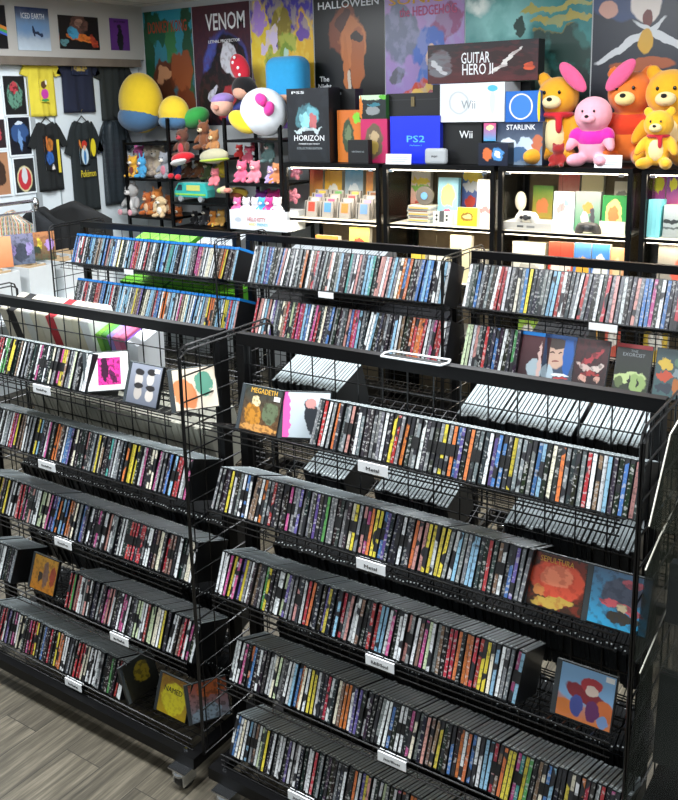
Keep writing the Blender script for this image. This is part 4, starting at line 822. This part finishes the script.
# cabinet 3
r,w_=item('game_console','flat white game console on the shelf','console',503,552,YCF+.07,SZ+.002,.045,.2,mm_('b9b8b4'),mm_('d8d6cf')) 
b=MB(); b.box((-.06,-.0015,.015),(-.02,0,.028),mm_('55585a')); b.box((.0,-.0015,.015),(.05,0,.028),mm_('7a7d7f')); b.build('ports',r)
def gamepad(px,py,Y,col,label):
    p=at(px,py,Y); m=mm_(col); r=thing('game_controller',label,'game controller',(p.x,Y,p.z))
    b=MB(); b.box((-.04,-.02,-.022),(.04,.02,.022),m)
    for s in(-1,1): b.ell((s*.05,0,-.01),(.026,.022,.045),m,rot=(0,s*-.35,0)); 
    b.ell((0,0,.008),(.06,.024,.028),m)
    o=b.build('shell',r,smooth=True); rm=o.modifiers.new('r','REMESH'); rm.mode='VOXEL'; rm.voxel_size=.006
    for s in (-1,1):
        b=MB(); b.cyl((s*.025,-.032,.0),(0,1,0),.010,.012,mm_('2c2e30'),12); b.build('thumbstick',r)
    b=MB(); b.ell((0,-.022,.0),(.018,.006,.018),mm_('3a3c40')); b.build('button_cluster',r,smooth=True)
gamepad(527,217,YCF+.09,'d8d6d0','white controller resting on the white console')
gamepad(588,228,YCF+.09,'3a3836','black controller at the right of the third cabinet')
p=at(521,195,YCF+.22); b=MB(); b.ell((0,0,0),(.036,.03,.06),mm_('e2dcc8')); b.cyl((0,0,-.15),(0,0,1),.012,.12,mm_('e2dcc8'),12); b.cyl((0,0,-.155),(0,0,1),.04,.012,mm_('d8d0bc'),20); o=b.build('white_figurine',smooth=True); o.location=(p.x,p.y,SZ+.158); tag(o,'white rounded figure on a stalk behind the console','figurine')
G('boxed_game','green and brown boxed game, third cabinet','boxed game',532,552,231,186,A('g_grn',('b8943a','5a8a3a'),[(.5,.5,.3,.2,0,'c87a4a')]),dy=.28,side='2f5a2a')
G('boxed_game','red-topped boxed game at the back, third cabinet','boxed game',557,578,225,172,A('g_redtop',('e8dcc8','c03a30'),[(.5,.3,.5,.3,0,'e8dcc8')]),dy=.36)
G('boxed_game','cream boxed game with dark figures, third cabinet','boxed game',580,602,225,172,A('g_dogs',('e0d4a0','e8dcae'),[(.5,.45,.25,.06,0,'3a3026')]),dy=.36)
G('boxed_game','white disc case with coral coloured drawing','boxed game',553,574,236,192,A('g_coral',('b8dce8','e4e8e8'),[(.4,.6,.25,.12,.4,'d98a8a'),(.6,.7,.1,.1,0,'7fb0c8')]),dy=.16,side='c9d4d8')
G('boxed_game','grey and orange disc case, front of third cabinet','boxed game',575,600,236,192,A('g_greyor',('3f8a5a','9aa0a0'),[(.5,.6,.2,.15,0,'d98a4a'),(.4,.3,.15,.2,.4,'e8e4d8'),(.7,.4,.1,.2,0,'4a4a50')]),dy=.15,side='8f9694')
G('boxed_game','bright green boxed game with a pale oval picture','boxed game',602,628,222,196,A('g_ring',('2f8a4a','2f7a40'),[(.45,.5,.32,.4,0,'e0cf7a'),(.45,.5,.2,.25,0,'c87a4a')]),dy=.14,side='2f7a40')
G('white_box','tall cream carton at the back right, third cabinet','box',613,632,225,182,A('g_tallcream','e4dcc4',[(.5,.75,.4,.05,0,'8a8478')]),dy=.34)
G('white_box','white carton under the green game','box',600,626,231,222,mm_('dcd6c6'),dy=.13,dep=.1)
G('white_box','white carton, lower shelf, third cabinet, left','box',512,545,262,243,A('g_wc','e0dccc',[(.5,.4,.35,.15,0,'b0aca0')]),shelf=1,dy=.08,dep=.1)
G('boxed_game','red box with white lettering strip, lower shelf','boxed game',549,574,262,243,A('g_redl',('c03a2f','c8402f'),[(.5,.5,.4,.12,0,'e8d8c8')]),shelf=1,dy=.07)
G('boxed_game','blue and orange box, lower shelf, left of two','boxed game',575,592,262,244,A('g_bo',('3a6ab0','4a7ac0'),[(.5,.4,.4,.35,0,'e0a83a')]),shelf=1,dy=.06)
G('boxed_game','blue and white box, lower shelf, right of two','boxed game',593,611,262,245,A('g_bw',('3a6ab0','3f78b8'),[(.5,.4,.42,.4,0,'e4e4dc')]),shelf=1,dy=.06)
G('boxed_game','peach coloured box at right, lower shelf','boxed game',612,627,262,249,A('g_pch','e8a878',[(.5,.5,.3,.3,0,'e8d0a0')]),shelf=1,dy=.07)
# cabinet 4
G('boxed_game','purple and pink boxed game, right edge cabinet','boxed game',651,664,205,172,A('g_pp',('4a3a8a','b84a8a'),[(.5,.8,.4,.12,0,'e0d83a')]),dy=.26)
G('boxed_game','violet boxed game, right edge cabinet','boxed game',665,678,205,172,A('g_vi',('c84a5a','6a4aa0'),[(.5,.8,.3,.1,0,'e0d83a')]),dy=.26)
for k in range(3): G('boxed_game',f'pale blue boxed game, {["first","second","third"][k]} from the left in the right cabinet','boxed game',648+k*4.2,652+k*4.2,236,200,mm_('7fd0dc'),dy=.08,side='6ac4d4',dep=.12)
G('game_console','grey layered console box, right edge cabinet','console',664,700,240,206,A('g_lay',('8a9294','aab4b6'),[(.5,.5,.6,.06,0,'2f3436'),(.5,.3,.6,.04,0,'50585a')]),dy=.1,dep=.15)
G('boxed_game','grey box with red patch, lower shelf, right cabinet','boxed game',660,700,268,246,A('g_grp','8f8a80',[(.6,.5,.25,.25,0,'c85a4a')]),shelf=1,dy=.08)
for i,(px0,px1,sh,c,cn) in enumerate([(545,560,2,'e0c8a0','tan'),(566,584,2,'e8d8b8','cream'),(590,602,2,'e8a848','orange'),(610,626,2,'c85a4a','red'),(650,675,2,'d8b848','mustard'),(300,316,1,'d8d0b8','ivory'),(320,342,2,'c8b890','sand'),(400,416,2,'d8c8a0','buff'),(520,540,2,'9ac04a','lime')]):
    G('boxed_game',f'{cn} boxed game low in the cabinets behind the racks','boxed game',px0,px1,300,{1:250,2:318}[sh],A('g_low'+c,c,[(.5,.5,.3,.25,0,'e8e4d8')],mottle=('8a5a3a',6,.5)),shelf=sh,dy=.1)
# ------------------------------------------------------------------ goods on top of the cabinets
YT=YCF+.05
def T(name,label,cat,px0,px1,pyb,pyt,cov,side='101113',dep=.1,dy=0.0,texts=(),rx=0,z0=None,rz=0):
    Y=YT+dy; pb=at((px0+px1)/2,pyb,Y).z if z0 is None else z0; pt=at((px0+px1)/2,pyt,Y).z
    return item(name,label,cat,px0,px1,Y,pb,pt-pb,dep,cov,mm_(side) if isinstance(side,str) else side,texts,rx,None,rz)[0]
Z1=ZCT+.001
T('game_box','tall black boxed set with teal crystalline figure and white title','game box',290,331,162,88,A('b_hz',('14161a','1a1c22'),[(.5,.62,.28,.17,.1,'4a7a84'),(.42,.58,.12,.12,.4,'8fd0d8'),(.62,.66,.14,.09,-.3,'6aa8b4'),(.62,.55,.08,.1,0,'b8686a'),(.5,.44,.34,.03,0,'b8c8cc')],mottle=('2a2e36',4,.3)),dep=.14,z0=Z1,texts=[('HORIZON',.52,.33,.72,.075,INKW),('PS5',.28,.945,.3,.035,INKW),('FORBIDDEN WEST',.52,.25,.5,.015,INKW),('COLLECTORS EDITION',.52,.19,.6,.03,INKG)])
T('game_box','plain black box behind and right of the tall black set','game box',331,357,162,89,mm_('0e0f11'),dep=.1,dy=.16,z0=Z1,texts=[('PS5',.3,.94,.4,.035,INKG)])
T('toy_box','orange boxed toy with green figure behind window','toy box',339,363,161,110,A('b_or',('d97a2a','c86a28'),[(.45,.5,.22,.33,0,'3a4a34'),(.45,.55,.14,.18,0,'6a7a5a'),(.85,.85,.2,.1,0,'7fc83a')]),side='8a4a1a',dep=.08,dy=.07,z0=Z1)
T('toy_box','green and white boxed toy standing on the magenta one','toy box',361,387,119,95,A('b_gw',('1c2420','20282c'),[(.5,.92,.6,.12,0,'c8e0c0'),(.9,.9,.15,.1,0,'5fb83a'),(.5,.35,.25,.2,0,'8a8f90'),(.55,.6,.25,.08,0,'3a7a8a'),(.05,.5,.06,.5,0,'d97a2a')]),side='2a5a2a',dep=.09,dy=.06,z0=at(374,119,YT+.06).z)
T('toy_box','magenta boxed toy with a gold figure','toy box',362,388,161,119,A('b_mg',('b8285a','c02a62'),[(.5,.5,.33,.4,0,'6a5a48'),(.5,.6,.18,.14,0,'b8a07a'),(.5,.35,.16,.18,0,'a8904a')]),side='8a1a44',dep=.1,dy=.05,z0=Z1)
T('carry_case','small square black case with pale lettering','carry case',349,369,160,140,mm_('141416'),dep=.05,dy=-.03,z0=Z1,texts=[('NINTENDO DS',.5,.5,.6,.07,INKG)])
r=T('hard_case','black hard case with a metal clasp on top of blue box','hard case',388,440,116,93,mm_('121214'),dep=.2,dy=.10,z0=at(414,116,YT+.1).z)
b=MB(); b.box((-.01,-.008,.06),(.014,0,.12),mat('clasp_brass','8a7a5a',.3,1)); b.build('clasp',r)
b=MB(); b.box((-.175,-.003,.1),(.175,-.0005,.106),mm_('2c2c30')); b.build('lid_seam',r)
T('console_box','bright blue console box with pale blue lettering','console box',391,440,162,116,A('b_blue',('1a2fd0','1c34dc'),[]),side='14249a',dep=.2,dy=.04,z0=Z1,texts=[('PS2',.52,.52,.36,.14,INKC),('PlayStation 2',.52,.38,.24,.035,INKC)])
T('console_box','white console box with grey lettering, on top of the black one','console box',440,503,122,83,A('b_wii',('d8dcdf','dde1e4'),[(.3,.5,.16,.3,.05,'b8bec2'),(.3,.5,.13,.26,.05,'d4d9dc'),(.82,.5,.04,.3,0,'c4cacd'),(.82,.85,.08,.08,0,'4fb0d8')],warp=.01),side='c4c8cb',dep=.24,dy=.05,z0=at(470,122,YT+.05).z,texts=[('Wii',.45,.45,.22,.22,INKG)])
T('console_box','black console box with white lettering, beneath the white one','console box',441,481,162,123,mm_('0e0f10'),dep=.22,dy=.08,z0=Z1,texts=[('Wii',.62,.72,.32,.18,INKW)])
T('instrument_box','long flat dark red and black box with big white title','instrument box',428,535,82,42,A('b_gh',('4a1a1c','1c1c20'),[(.12,.5,.12,.35,0,'6a6a70'),(.1,.4,.03,.2,.3,'b8b8bc'),(.78,.5,.16,.4,.3,'2a1414'),(.72,.5,.03,.35,-.4,'d0ccc8'),(.93,.35,.05,.1,0,'c8502a')],mottle=('5a2024',7,.4),warp=.04),side='161618',dep=.10,dy=.16,z0=at(480,82,YT+.16).z,texts=[('GUITAR',.45,.62,.26,.28,INKW),('HERO II',.47,.33,.28,.28,INKW)])
b=MB(); bz=at(480,82,YT+.16).z; x0,x1=at(432,82,YT+.3).x,at(530,82,YT+.3).x
b.box((x0,YT+.31,Z1),(x1,YT+.38,bz-.002),mm_('17181a')); tag(b.build('stock_carton'),'black stock carton behind the console boxes under long box','carton')
b=MB(); xx=at(470,122,YT+.05).x
T('game_case','two-picture pink and blue game case beside the black console box','game case',483,495,142,123,A('b_tp',('4a9ac8','c84a7a'),[(.5,.75,.3,.15,0,'e8d8a0')]),dep=.015,dy=.03,z0=at(489,141,YT+.03).z)
T('game_tin','dark tin with blue sphere picture, at the cabinet edge','tin',478,507,163,143,A('b_tin',('141a2c','1a2034'),[(.3,.5,.16,.3,0,'c86a3a'),(.65,.5,.2,.3,0,'4a86c0'),(.65,.5,.1,.15,0,'d8e0e8')]),dep=.1,dy=-.03,z0=Z1)
b=MB(); px_=at(436,154,YT-.01); 
r=thing('carry_case','small silver-grey zip case in front of the blue box','carry case',(px_.x,YT-.03,Z1)); b.box((-.075,0,.0),(.075,.05,.10),mat('silver_cloth','a9adb0',.5)); o=b.build('shell',r); o.modifiers.new('w','WELD'); bv=o.modifiers.new('b','BEVEL'); bv.width=.02; bv.segments=4
b=MB(); b.box((-.076,.022,.048),(.076,.026,.052),mm_('55585a')); b.build('zip',r); txt(r,'PSP',.04,.012,(0,-.001,.05),INK)
T('game_bag','bright blue square bag with a round white emblem panel','game bag',504,538,121,91,A('b_bag',('1f5fb0','2266b8'),[(.45,.5,.34,.42,0,'e8e4d8',.03),(.45,.5,.30,.38,0,'3a78c8',.03),(.97,.5,.05,.5,0,'e0c030')],warp=.005),side='1a4f98',dep=.08,dy=.05,z0=at(520,122,YT+.05).z)
T('game_box','grey-blue box with white title, under the bright blue bag','game box',494,541,162,122,A('b_star',('7a8ca0','1a2440'),[(.3,.4,.18,.25,.3,'d0dce8'),(.65,.4,.2,.25,-.3,'b8c8dc'),(.5,.25,.3,.15,0,'4a6a90'),(.9,.5,.1,.2,0,'b86a4a')],warp=.06),side='283048',dep=.16,dy=.06,z0=Z1,texts=[('STARLINK',.55,.88,.6,.12,INKW)])
for (px0,px1,py0,py1,ln,lb) in ((386,411,163,154,'SWITCH / PS ITEMS','white notice card at the front of the blue box'),(593,620,164,155,'PLEASE ASK FOR ASSISTANCE','white notice card in front of pink plush')):
    r=T('notice_card',lb,'card',px0,px1,py0,py1,WHITE,side=WHITE,dep=.003,dy=-.045,z0=Z1,rx=-.12)
    w_=at(px1,160,YT).x-at(px0,160,YT).x
    for k in range(3):
        b=MB(); b.box((-w_*(.38-.1*(k==2)),-.0012,.042-k*.013),(w_*(.38-.1*(k==2)),-.0002,.046-k*.013),INKG); b.build('printed_line',r)
# ------------------------------------------------------------------ soft toys
PLM={}
def plm(c):
    if c not in PLM: PLM[c]=mat('plush_'+c,c,.95,0,.2,.08,30,.35,260,.35)
    return PLM[c]
def soft(name,b,parent,vox=.007):
    o=b.build(name,parent,smooth=True); r=o.modifiers.new('fuse','REMESH'); r.mode='VOXEL'; r.voxel_size=vox; r.use_smooth_shade=True
    s=o.modifiers.new('relax','SMOOTH'); s.factor=.6; s.iterations=4
    return o
def plush(px,pyb,pyt,Y,body,label,second=None,ear='round',shirt=None,feet=None,muzzle=None,z0=None,rz=0,lean=0,arm=None,tummy=None,earc=None,vox=None,face_=True,group=None,headk=1,scarf=None):
    pt=at(px,pyt,Y); pb=at(px,pyb,Y); z=pb.z if z0 is None else z0; H=pt.z-z
    r=thing('soft_toy',label,'soft toy',(pb.x,Y,z),rz,group)
    second=second or body; m=plm(body); m2=plm(second); S=H
    det=H>.18
    b=MB(); hz=.70*S; hr=.225*S*headk
    b.ell((0,0,.30*S),(.20*S,.17*S,.27*S),m); b.ell((0,-.02*S,hz),(hr,hr*.9,hr*.95),m)
    for s in (-1,1):
        b.ell((s*.24*S,-.07*S,.36*S),(.075*S,.085*S,.19*S),m,rot=(-.5,s*-.45,0))
        b.ell((s*.17*S,-.16*S,.09*S),(.10*S,.20*S,.095*S),m,rot=(0,0,s*.3))
        if ear=='round': b.ell((s*.17*S*headk,0,hz+.19*S*headk),(.075*S,.04*S,.08*S),m if earc is None else m)
        elif ear=='long': b.ell((s*.12*S,0,hz+.27*S),(.05*S,.03*S,.17*S),m,rot=(0,s*.25,0))
        elif ear=='droop': b.ell((s*.24*S,-.01*S,hz-.02*S),(.05*S,.06*S,.14*S),m,rot=(0,s*-.15,0))
        elif ear=='point': b.ell((s*.16*S,0,hz+.20*S),(.06*S,.03*S,.11*S),m,rot=(0,s*.5,0))
    o=soft('body',b,r,vox or max(.006,H*.022))
    if tummy or not shirt and second!=body:
        b=MB(); b.ell((0,-.05*S,.30*S),(.155*S,.135*S,.21*S),plm(tummy or second)); b.build('tummy_patch',r,smooth=True)
    if shirt:
        b=MB(); b.ell((0,-.0*S,.37*S),(.215*S,.185*S,.17*S),plm(shirt))
        for s in (-1,1): b.ell((s*.22*S,-.05*S,.42*S),(.095*S,.10*S,.12*S),plm(shirt),rot=(-.5,s*-.45,0))
        soft('jumper',b,r,max(.006,H*.022))
    if scarf:
        b=MB(); b.ell((0,-.02*S,.52*S),(.19*S,.175*S,.05*S),plm(scarf),n=20); b.ell((.07*S,-.17*S,.42*S),(.045*S,.03*S,.11*S),plm(scarf)); soft('scarf',b,r,max(.006,H*.02))
    if face_:
        b=MB(); b.ell((0,-.02*S-hr*.82,hz-.05*S),(.10*S,.075*S,.07*S),plm(muzzle or second)); b.build('muzzle',r,smooth=True)
        b=MB(); b.ell((0,-.02*S-hr*.82-.07*S,hz-.02*S),(.03*S,.02*S,.022*S),plm('17130f')); b.build('nose',r,smooth=True)
        for s in (-1,1):
            b=MB(); b.ell((s*.08*S,-.02*S-hr*.84,hz+.05*S),(.016*S,.012*S,.02*S),mat('button_eye','0a0a0a',.2)); b.build('eye',r,smooth=True)
    if feet:
        for s in (-1,1):
            b=MB(); b.ell((s*.20*S,-.33*S,.10*S),(.085*S,.05*S,.09*S),plm(feet)); b.build('foot_pad',r,smooth=True)
    if H<.17: r.scale=(1.4,1.25,1.2)
    return r
def cushion(px,py,Y,rx,ry,rz_,col,label,rot=(0,0,0),parts=(),name='plush_cushion',square=False,k=1.0):
    p=at(px,py,Y); r=thing(name,label,'plush cushion',tuple(p))
    b=MB(); r.scale=(k,k,k)
    if square:
        b.box((-rx,-ry,-rz_),(rx,ry,rz_),plm(col)); o=b.build('body',r); o.modifiers.new('w','WELD'); bv=o.modifiers.new('b','BEVEL'); bv.width=min(rx,ry,rz_)*.8; bv.segments=6; o.data.polygons.foreach_set('use_smooth',[True]*len(o.data.polygons))
    else:
        b.ell((0,0,0),(rx,ry,rz_),plm(col),rot=rot,n=28,k=18); b.build('body',r,smooth=True)
    for (pn,cx,cy,cz,ax,ay,az,rr,pc) in parts:
        b=MB(); b.ell((cx,cy,cz),(ax,ay,az),plm(pc),rot=(0,rr,0),n=18,k=12); b.build(pn,r,smooth=True)
    return r
YP0=YCF+.12
# right end group, on the cabinets
plush(557,163,68,YP0+.12,'dc9a22','golden plush bear with cream tummy and red scarf, behind the pink one',second='e8d4a0',scarf='c0202c',z0=Z1)
plush(592,164,92,YP0-.0,'e8a0b0','large pink plush with magenta knitted body, tall ears',ear='none',second='e8a0b0',shirt='c8289a',z0=Z1,headk=1.15)
r=[o for o in bpy.data.objects if o.get('label','').startswith('large pink plush')][0]
for s in (-1,1):
    b=MB(); b.ell((s*.135-.0,.02,.50),(.045,.02,.11),plm('d85a86'),rot=(0,s*.75,0),n=16,k=12); b.build('ear',r,smooth=True)
plush(628,164,62,YP0+.14,'d9702a','orange and cream tall plush with red sleeves, behind',second='e8d08a',shirt='c83a1c',z0=Z1)
plush(668,165,62,YP0+.12,'e0a022','big golden plush bear, largest at the right edge',second='ecd29a',z0=Z1,headk=1.1)
plush(657,168,105,YP0-.1,'e8ac2a','small golden plush bear with wide red scarf, right edge front',second='ecd29a',scarf='b81c2c',z0=Z1-.0,headk=1.05)
plush(558,164,146,YP0-.12,'8a1f1c','tiny dark red figure beside the pink plush feet',z0=Z1,face_=False)
# ------------------------------------------------------------------ toy shelving left of the cabinets
YS=5.12
x0s,x1s=at(126,180,YS).x,at(283,180,YS).x
xm1,xm2=at(170,180,YS).x,at(226,180,YS).x
r=thing('toy_shelving','black open shelving crammed with soft toys','shelving',(0,YS,0))
ztop=at(150,140,YS).z
for (xx,zt) in ((x0s,ztop),(xm1,at(170,118,YS).z),(xm2,at(226,118,YS).z),(x1s-.02,at(281,118,YS).z)):
    for yy in (0,.36):
        b=MB(); b.box((xx-.011,yy,0),(xx+.011,yy+.022,zt if yy==0 else zt-.02),BLK); b.build('post',r)
def sh(xa,xb,z):
    b=MB(); b.box((xa+.012,0.0,z-.018),(xb-.012,.38,z),BLK); b.build('shelf',r)
zs={}
zs['a']=[at(150,143,YS).z,at(150,179,YS).z,at(150,217,YS).z]
zs['b']=[at(198,158,YS).z,at(198,203,YS).z,at(198,228,YS).z]
zs['c']=[at(255,140,YS).z,at(255,184,YS).z,at(255,228,YS).z]
for k,(xa,xb) in dict(a=(x0s,xm1),b=(xm1,xm2),c=(xm2,x1s-.02)).items():
    for z in zs[k]: sh(xa,xb,z)
    sh(xa,xb,.5)
YQ=YS+.13
A0,B0,C0=zs['a'],zs['b'],zs['c']
cushion(141,103,YS+.18,.165,.13,.20,'e8c42a','big yellow capsule-shaped cushion with a blue lower band, top left',rot=(0,-.12,0),parts=[('blue_band',-.01,-.012,-.09,.162,.128,.105,0,'4a6f94')],k=1.2)
cushion(174,113,YS+.14,.115,.09,.115,'e8c634','smaller yellow cushion with a blue base, second from left',rot=(0,.15,0),parts=[('blue_band',0,-.01,-.055,.112,.088,.06,0,'4a7296')],k=1.15)
cushion(195,118,YS+.22,.13,.10,.075,'3aa04a','green flat plush cap-like cushion under the others',rot=(0,-.4,0))
cushion(222,106,YS+.10,.085,.08,.075,'e4b09a','peach plush head with a lilac hat',parts=[('hat',.0,.01,.045,.09,.085,.05,-.15,'9a7fc0'),('ear',-.085,0,-.005,.025,.015,.03,0,'e4b09a'),('nose',.01,-.08,-.01,.025,.02,.02,0,'d8907a')])
cushion(264,112,YS+.03,.165,.12,.145,'e4e9ee','large white rounded cushion with a pink bow',rot=(0,.3,0),parts=[('bow',.06,-.10,.075,.045,.03,.035,.6,'e0409a'),('bow',.11,-.09,.02,.035,.03,.045,.3,'e0409a'),('bow_knot',.088,-.115,.05,.02,.02,.02,0,'c82a80')],k=1.15)
cushion(288,80,YS+.25,.165,.10,.165,'2f9ad0','big sky-blue plush cushion with a peach lower part',parts=[('peach_patch',.02,-.02,-.13,.14,.095,.05,0,'dca888')],square=True)
cushion(243,122,YS-.02,.13,.07,.07,'e8cc2a','yellow plush foot-shaped cushion lying across the post',rot=(0,.45,0))
cushion(240,68,YS+.2,.075,.05,.11,'c8283a','red dotted plush bow above the white cushion',rot=(0,-.5,0),parts=[('white_dot',-.03,-.045,.04,.012,.008,.012,0,'eeeeee'),('white_dot',.02,-.048,.0,.012,.008,.012,0,'eeeeee'),('white_dot',.03,-.046,-.05,.012,.008,.012,0,'eeeeee'),('white_dot',-.01,-.048,.075,.012,.008,.012,0,'eeeeee')])
cushion(244,88,YS+.2,.10,.08,.09,'1c1a1c','black plush head behind the white cushion',parts=[('peach_patch',.0,-.03,-.03,.07,.06,.055,0,'dca890')])
# middle: hanging / sitting ones
cushion(183,158,YS+.02,.105,.07,.045,'c8202c','red and white plush cap-like piece lying in front',rot=(0,-.15,0),parts=[('white_band',-.01,-.01,-.022,.10,.07,.028,-.25,'e8e4e0')])
plush(184,158,126,YS+.12,'6a4436','dark brown and red plush, middle bay top',second='c0404a')
plush(205,150,119,YS+.10,'7a4a30','brown plush with cream face, middle bay top',muzzle='e4d0a8',ear='point')
plush(215,155,128,YS+.06,'b07a4a','small tan plush in front of the brown one',muzzle='e8d4a8')
cushion(214,156,YS+.0,.135,.06,.055,'b8b294','pale khaki plush crescent with lime trim',rot=(0,-.1,0),parts=[('lime_trim',.0,.0,-.028,.14,.062,.018,-.08,'b0c83a')])
# left bay
G1=[(134,177,158,'e0a838','yellow-brown plush, far left of the left bay','7a3a2a'),(143,177,155,'4aa0d0','blue and white plush at left bay front',None),(141,163,143,'d868a8','pink-bowed grey plush in the left bay',None),(152,177,141,'b8a89a','grey-tan plush, middle of the left bay',None),(160,177,142,'c9b8a0','beige plush, right of the left bay',None),(166,177,150,'8f9298','grey plush with pink tummy, left bay right end','c87a8a')]
for i,(px,pyb,pyt,c,lb,t2) in enumerate(G1): plush(px,pyb,pyt,YS+(.06 if i in (0,1,5) else .2),c,lb,z0=A0[1]+.001,tummy=t2,muzzle='e8e0d4',ear='long' if i in (1,) else 'round')
plush(134,218,180,YS+.06,'a8a6a4','grey rabbit-eared plush with pink feet',ear='long',second='d8d4d0',feet='d89aa4',z0=A0[2]+.001)
plush(149,218,190,YS+.10,'b5602f','rust orange plush beside the grey one',second='e0b890',z0=A0[2]+.001)
plush(159,218,186,YS+.12,'c87a3a','orange and tan plush, lower left bay',second='e8d0a8',z0=A0[2]+.001,ear='point')
plush(162,218,198,YS+.02,'d0b48a','tan and white plush lying at lower left bay front',second='ece4d4',z0=A0[2]+.001,ear='droop')
plush(170,218,193,YS+.20,'b0683a','auburn plush at the right of the lower left bay',second='e0c098',z0=A0[2]+.001)
# middle bay, second and third shelf
cushion(171,176,YS-.0,.022,.03,.022,'c82030','small red plush ball by the post, left one',name='plush_ball'); cushion(178,177,YS-.0,.022,.03,.022,'c82030','small red plush ball by the post, right one',name='plush_ball')
G2=[(179,176,163,'2f4a80','dark blue and grey plush in the middle bay'),(189,178,161,'5a3420','dark brown plush with yellow scarf, middle bay'),(200,178,160,'6e4024','chestnut plush in the middle bay'),(209,180,162,'4a5230','olive plush behind the pink one'),(222,178,158,'b8a030','mustard plush at the middle bay right')]
for px,pyb,pyt,c,lb in G2: plush(px,pyb,pyt,YS+.2,c,lb,muzzle='c8b090')
plush(216,186,170,YS+.06,'e07a84','salmon plush leaning in the middle bay',second='e07a84')
# teal toy van
p=at(190,190,YS+.05); r=thing('toy_van','teal plush toy van with a yellow window, middle bay','toy van',(p.x,YS+.05,B0[1]+.0))
w_=at(207,190,YS+.05).x-at(174,190,YS+.05).x
b=MB(); b.prism([(-w_/2,.03),(w_/2,.03),(w_/2,.09),(w_*.42,.145),(-w_*.36,.145),(-w_/2,.085)],0,.1,plm('2fb0a8')); o=b.build('body',r); o.modifiers.new('w','WELD'); bv=o.modifiers.new('b','BEVEL'); bv.width=.01; bv.segments=3
b=MB(); b.prism([(-w_*.42,.085),(-w_*.24,.085),(-w_*.24,.13),(-w_*.34,.13)],-.002,.0,plm('1c3a4a')); b.build('windscreen',r)
b=MB(); b.box((-w_*.1,-.003,.085),(w_*.3,0,.128),plm('c8cc6a')); b.build('side_window',r)
b=MB(); b.box((-w_*.46,-.004,.05),(w_*.46,-.0005,.062),plm('8fd04a')); b.build('stripe',r)
for s in (-1,1): b=MB(); b.cyl((s*w_*.3,-.006,.022),(0,1,0),.022,.03,plm('9a9ea0'),18); b.build('wheel',r,smooth=False)
cushion(226,190,YS+.03,.06,.04,.03,'e0c8a0','cream and green plush strip lying under pink one',parts=[('pink_patch',.03,-.02,.0,.03,.03,.02,0,'e08a7a'),('green_patch',-.045,-.01,-.005,.025,.035,.022,0,'a8c86a')])
G3=[(180,229,208,'a85a28','brown-orange plush in the lower middle bay'),(196,230,212,'17171a','black plush in the lower middle bay'),(207,230,209,'2c2c30','black and white plush by the orange ones'),(214,231,212,'d98a3a','orange plush with white face, lower middle bay'),(222,231,211,'d0a050','yellow-tan plush at lower middle bay right'),(213,232,223,'e0b83a','small yellow plush at the shelf front')]
for px,pyb,pyt,c,lb in G3: plush(px,pyb,pyt,YS+(.06 if px==213 else .15),c,lb,muzzle='e4dccc',z0=B0[2]+.001)
# right bay
G4=[(243,183,163,'e8688a','rose pink plush, left of the right bay'),(249,164,148,'e8708a','pink plush sitting higher in the right bay'),(256,183,163,'f08a9a','salmon pink plush, centre of the right bay'),(240,160,146,'b8302f','dark red plush at the top of the right bay'),(253,152,143,'c04a5a','crimson plush high in the right bay'),(270,163,143,'7a9a98','grey-teal plush, right bay'),(278,183,165,'d98a5a','orange plush with heart patch, right bay'),(272,183,168,'b8a0d0','lilac plush, right bay front')]
for i,(px,pyb,pyt,c,lb) in enumerate(G4):
    plush(px,pyb,pyt,YS+(.05 if pyb==183 else .2),c,lb,muzzle='f0d0c8',z0=(C0[1]+.001) if pyb==183 else None)
cushion(238,193,YS+.12,.09,.05,.045,'b89a3a','mustard plush roll in the right bay',parts=[('brown_patch',.0,-.03,-.015,.07,.03,.03,0,'7a3a20')])
r=T('toy_carton','white carton with red lettering holding small plushes','toy carton',229,286,228,211,A('b_hk',('dfe4ea','e4e8ee'),[(.15,.5,.06,.12,0,'b8c0cc')],warp=.01),side='d4dae2',dep=.22,dy=-.08,z0=C0[2]+.001,texts=[('HELLO KITTY',.48,.55,.32,.2,INKR),('AND',.40,.3,.12,.14,INKY),('FRIENDS',.58,.3,.18,.14,INKC)])
zc=at(257,212,YT-.0).z
for i,(px,c,cn) in enumerate([(238,'e86aa0','pink'),(247,'e8e4e8','white'),(256,'e8e0e4','pale'),(263,'4aa8d8','blue'),(270,'c83a8a','magenta'),(278,'e0d8dc','off-white')]):
    plush(px,213,199,YT+.02,c,f'{cn} small plush poking out of the white carton',z0=zc-.03,ear='round',muzzle='e8e0e0')
G5=[(262,200,188,'8a3a9a','purple'),(274,200,187,'c02a80','dark pink')]
for px,pyb,pyt,c,cn in G5: plush(px,pyb,pyt,YS+.22,c,f'{cn} plush behind the white carton',z0=C0[2]+.02)
# ------------------------------------------------------------------ camera, world
cam=bpy.data.cameras.new('camera'); co=bpy.data.objects.new('camera',cam); C.objects.link(co)
co.matrix_world=Matrix((( R_.x,U_.x,-f3.x,0),(R_.y,U_.y,-f3.y,0),(R_.z,U_.z,-f3.z,HC),(0,0,0,1)))
cam.sensor_fit='HORIZONTAL'; cam.sensor_width=36; cam.lens=F/678*36
cam.shift_x=(339-CX)/678; cam.shift_y=-(400-CY)/678; cam.clip_start=.05
sc=bpy.context.scene; sc.camera=co
w=bpy.data.worlds.new('shop_air'); w.use_nodes=True; w.node_tree.nodes['Background'].inputs[0].default_value=(.8,.9,1,1); w.node_tree.nodes['Background'].inputs[1].default_value=.06
sc.world=w
vs=sc.view_settings; vs.view_transform='Standard'; vs.look='None'; vs.exposure=0; vs.gamma=1; vs.use_curve_mapping=False
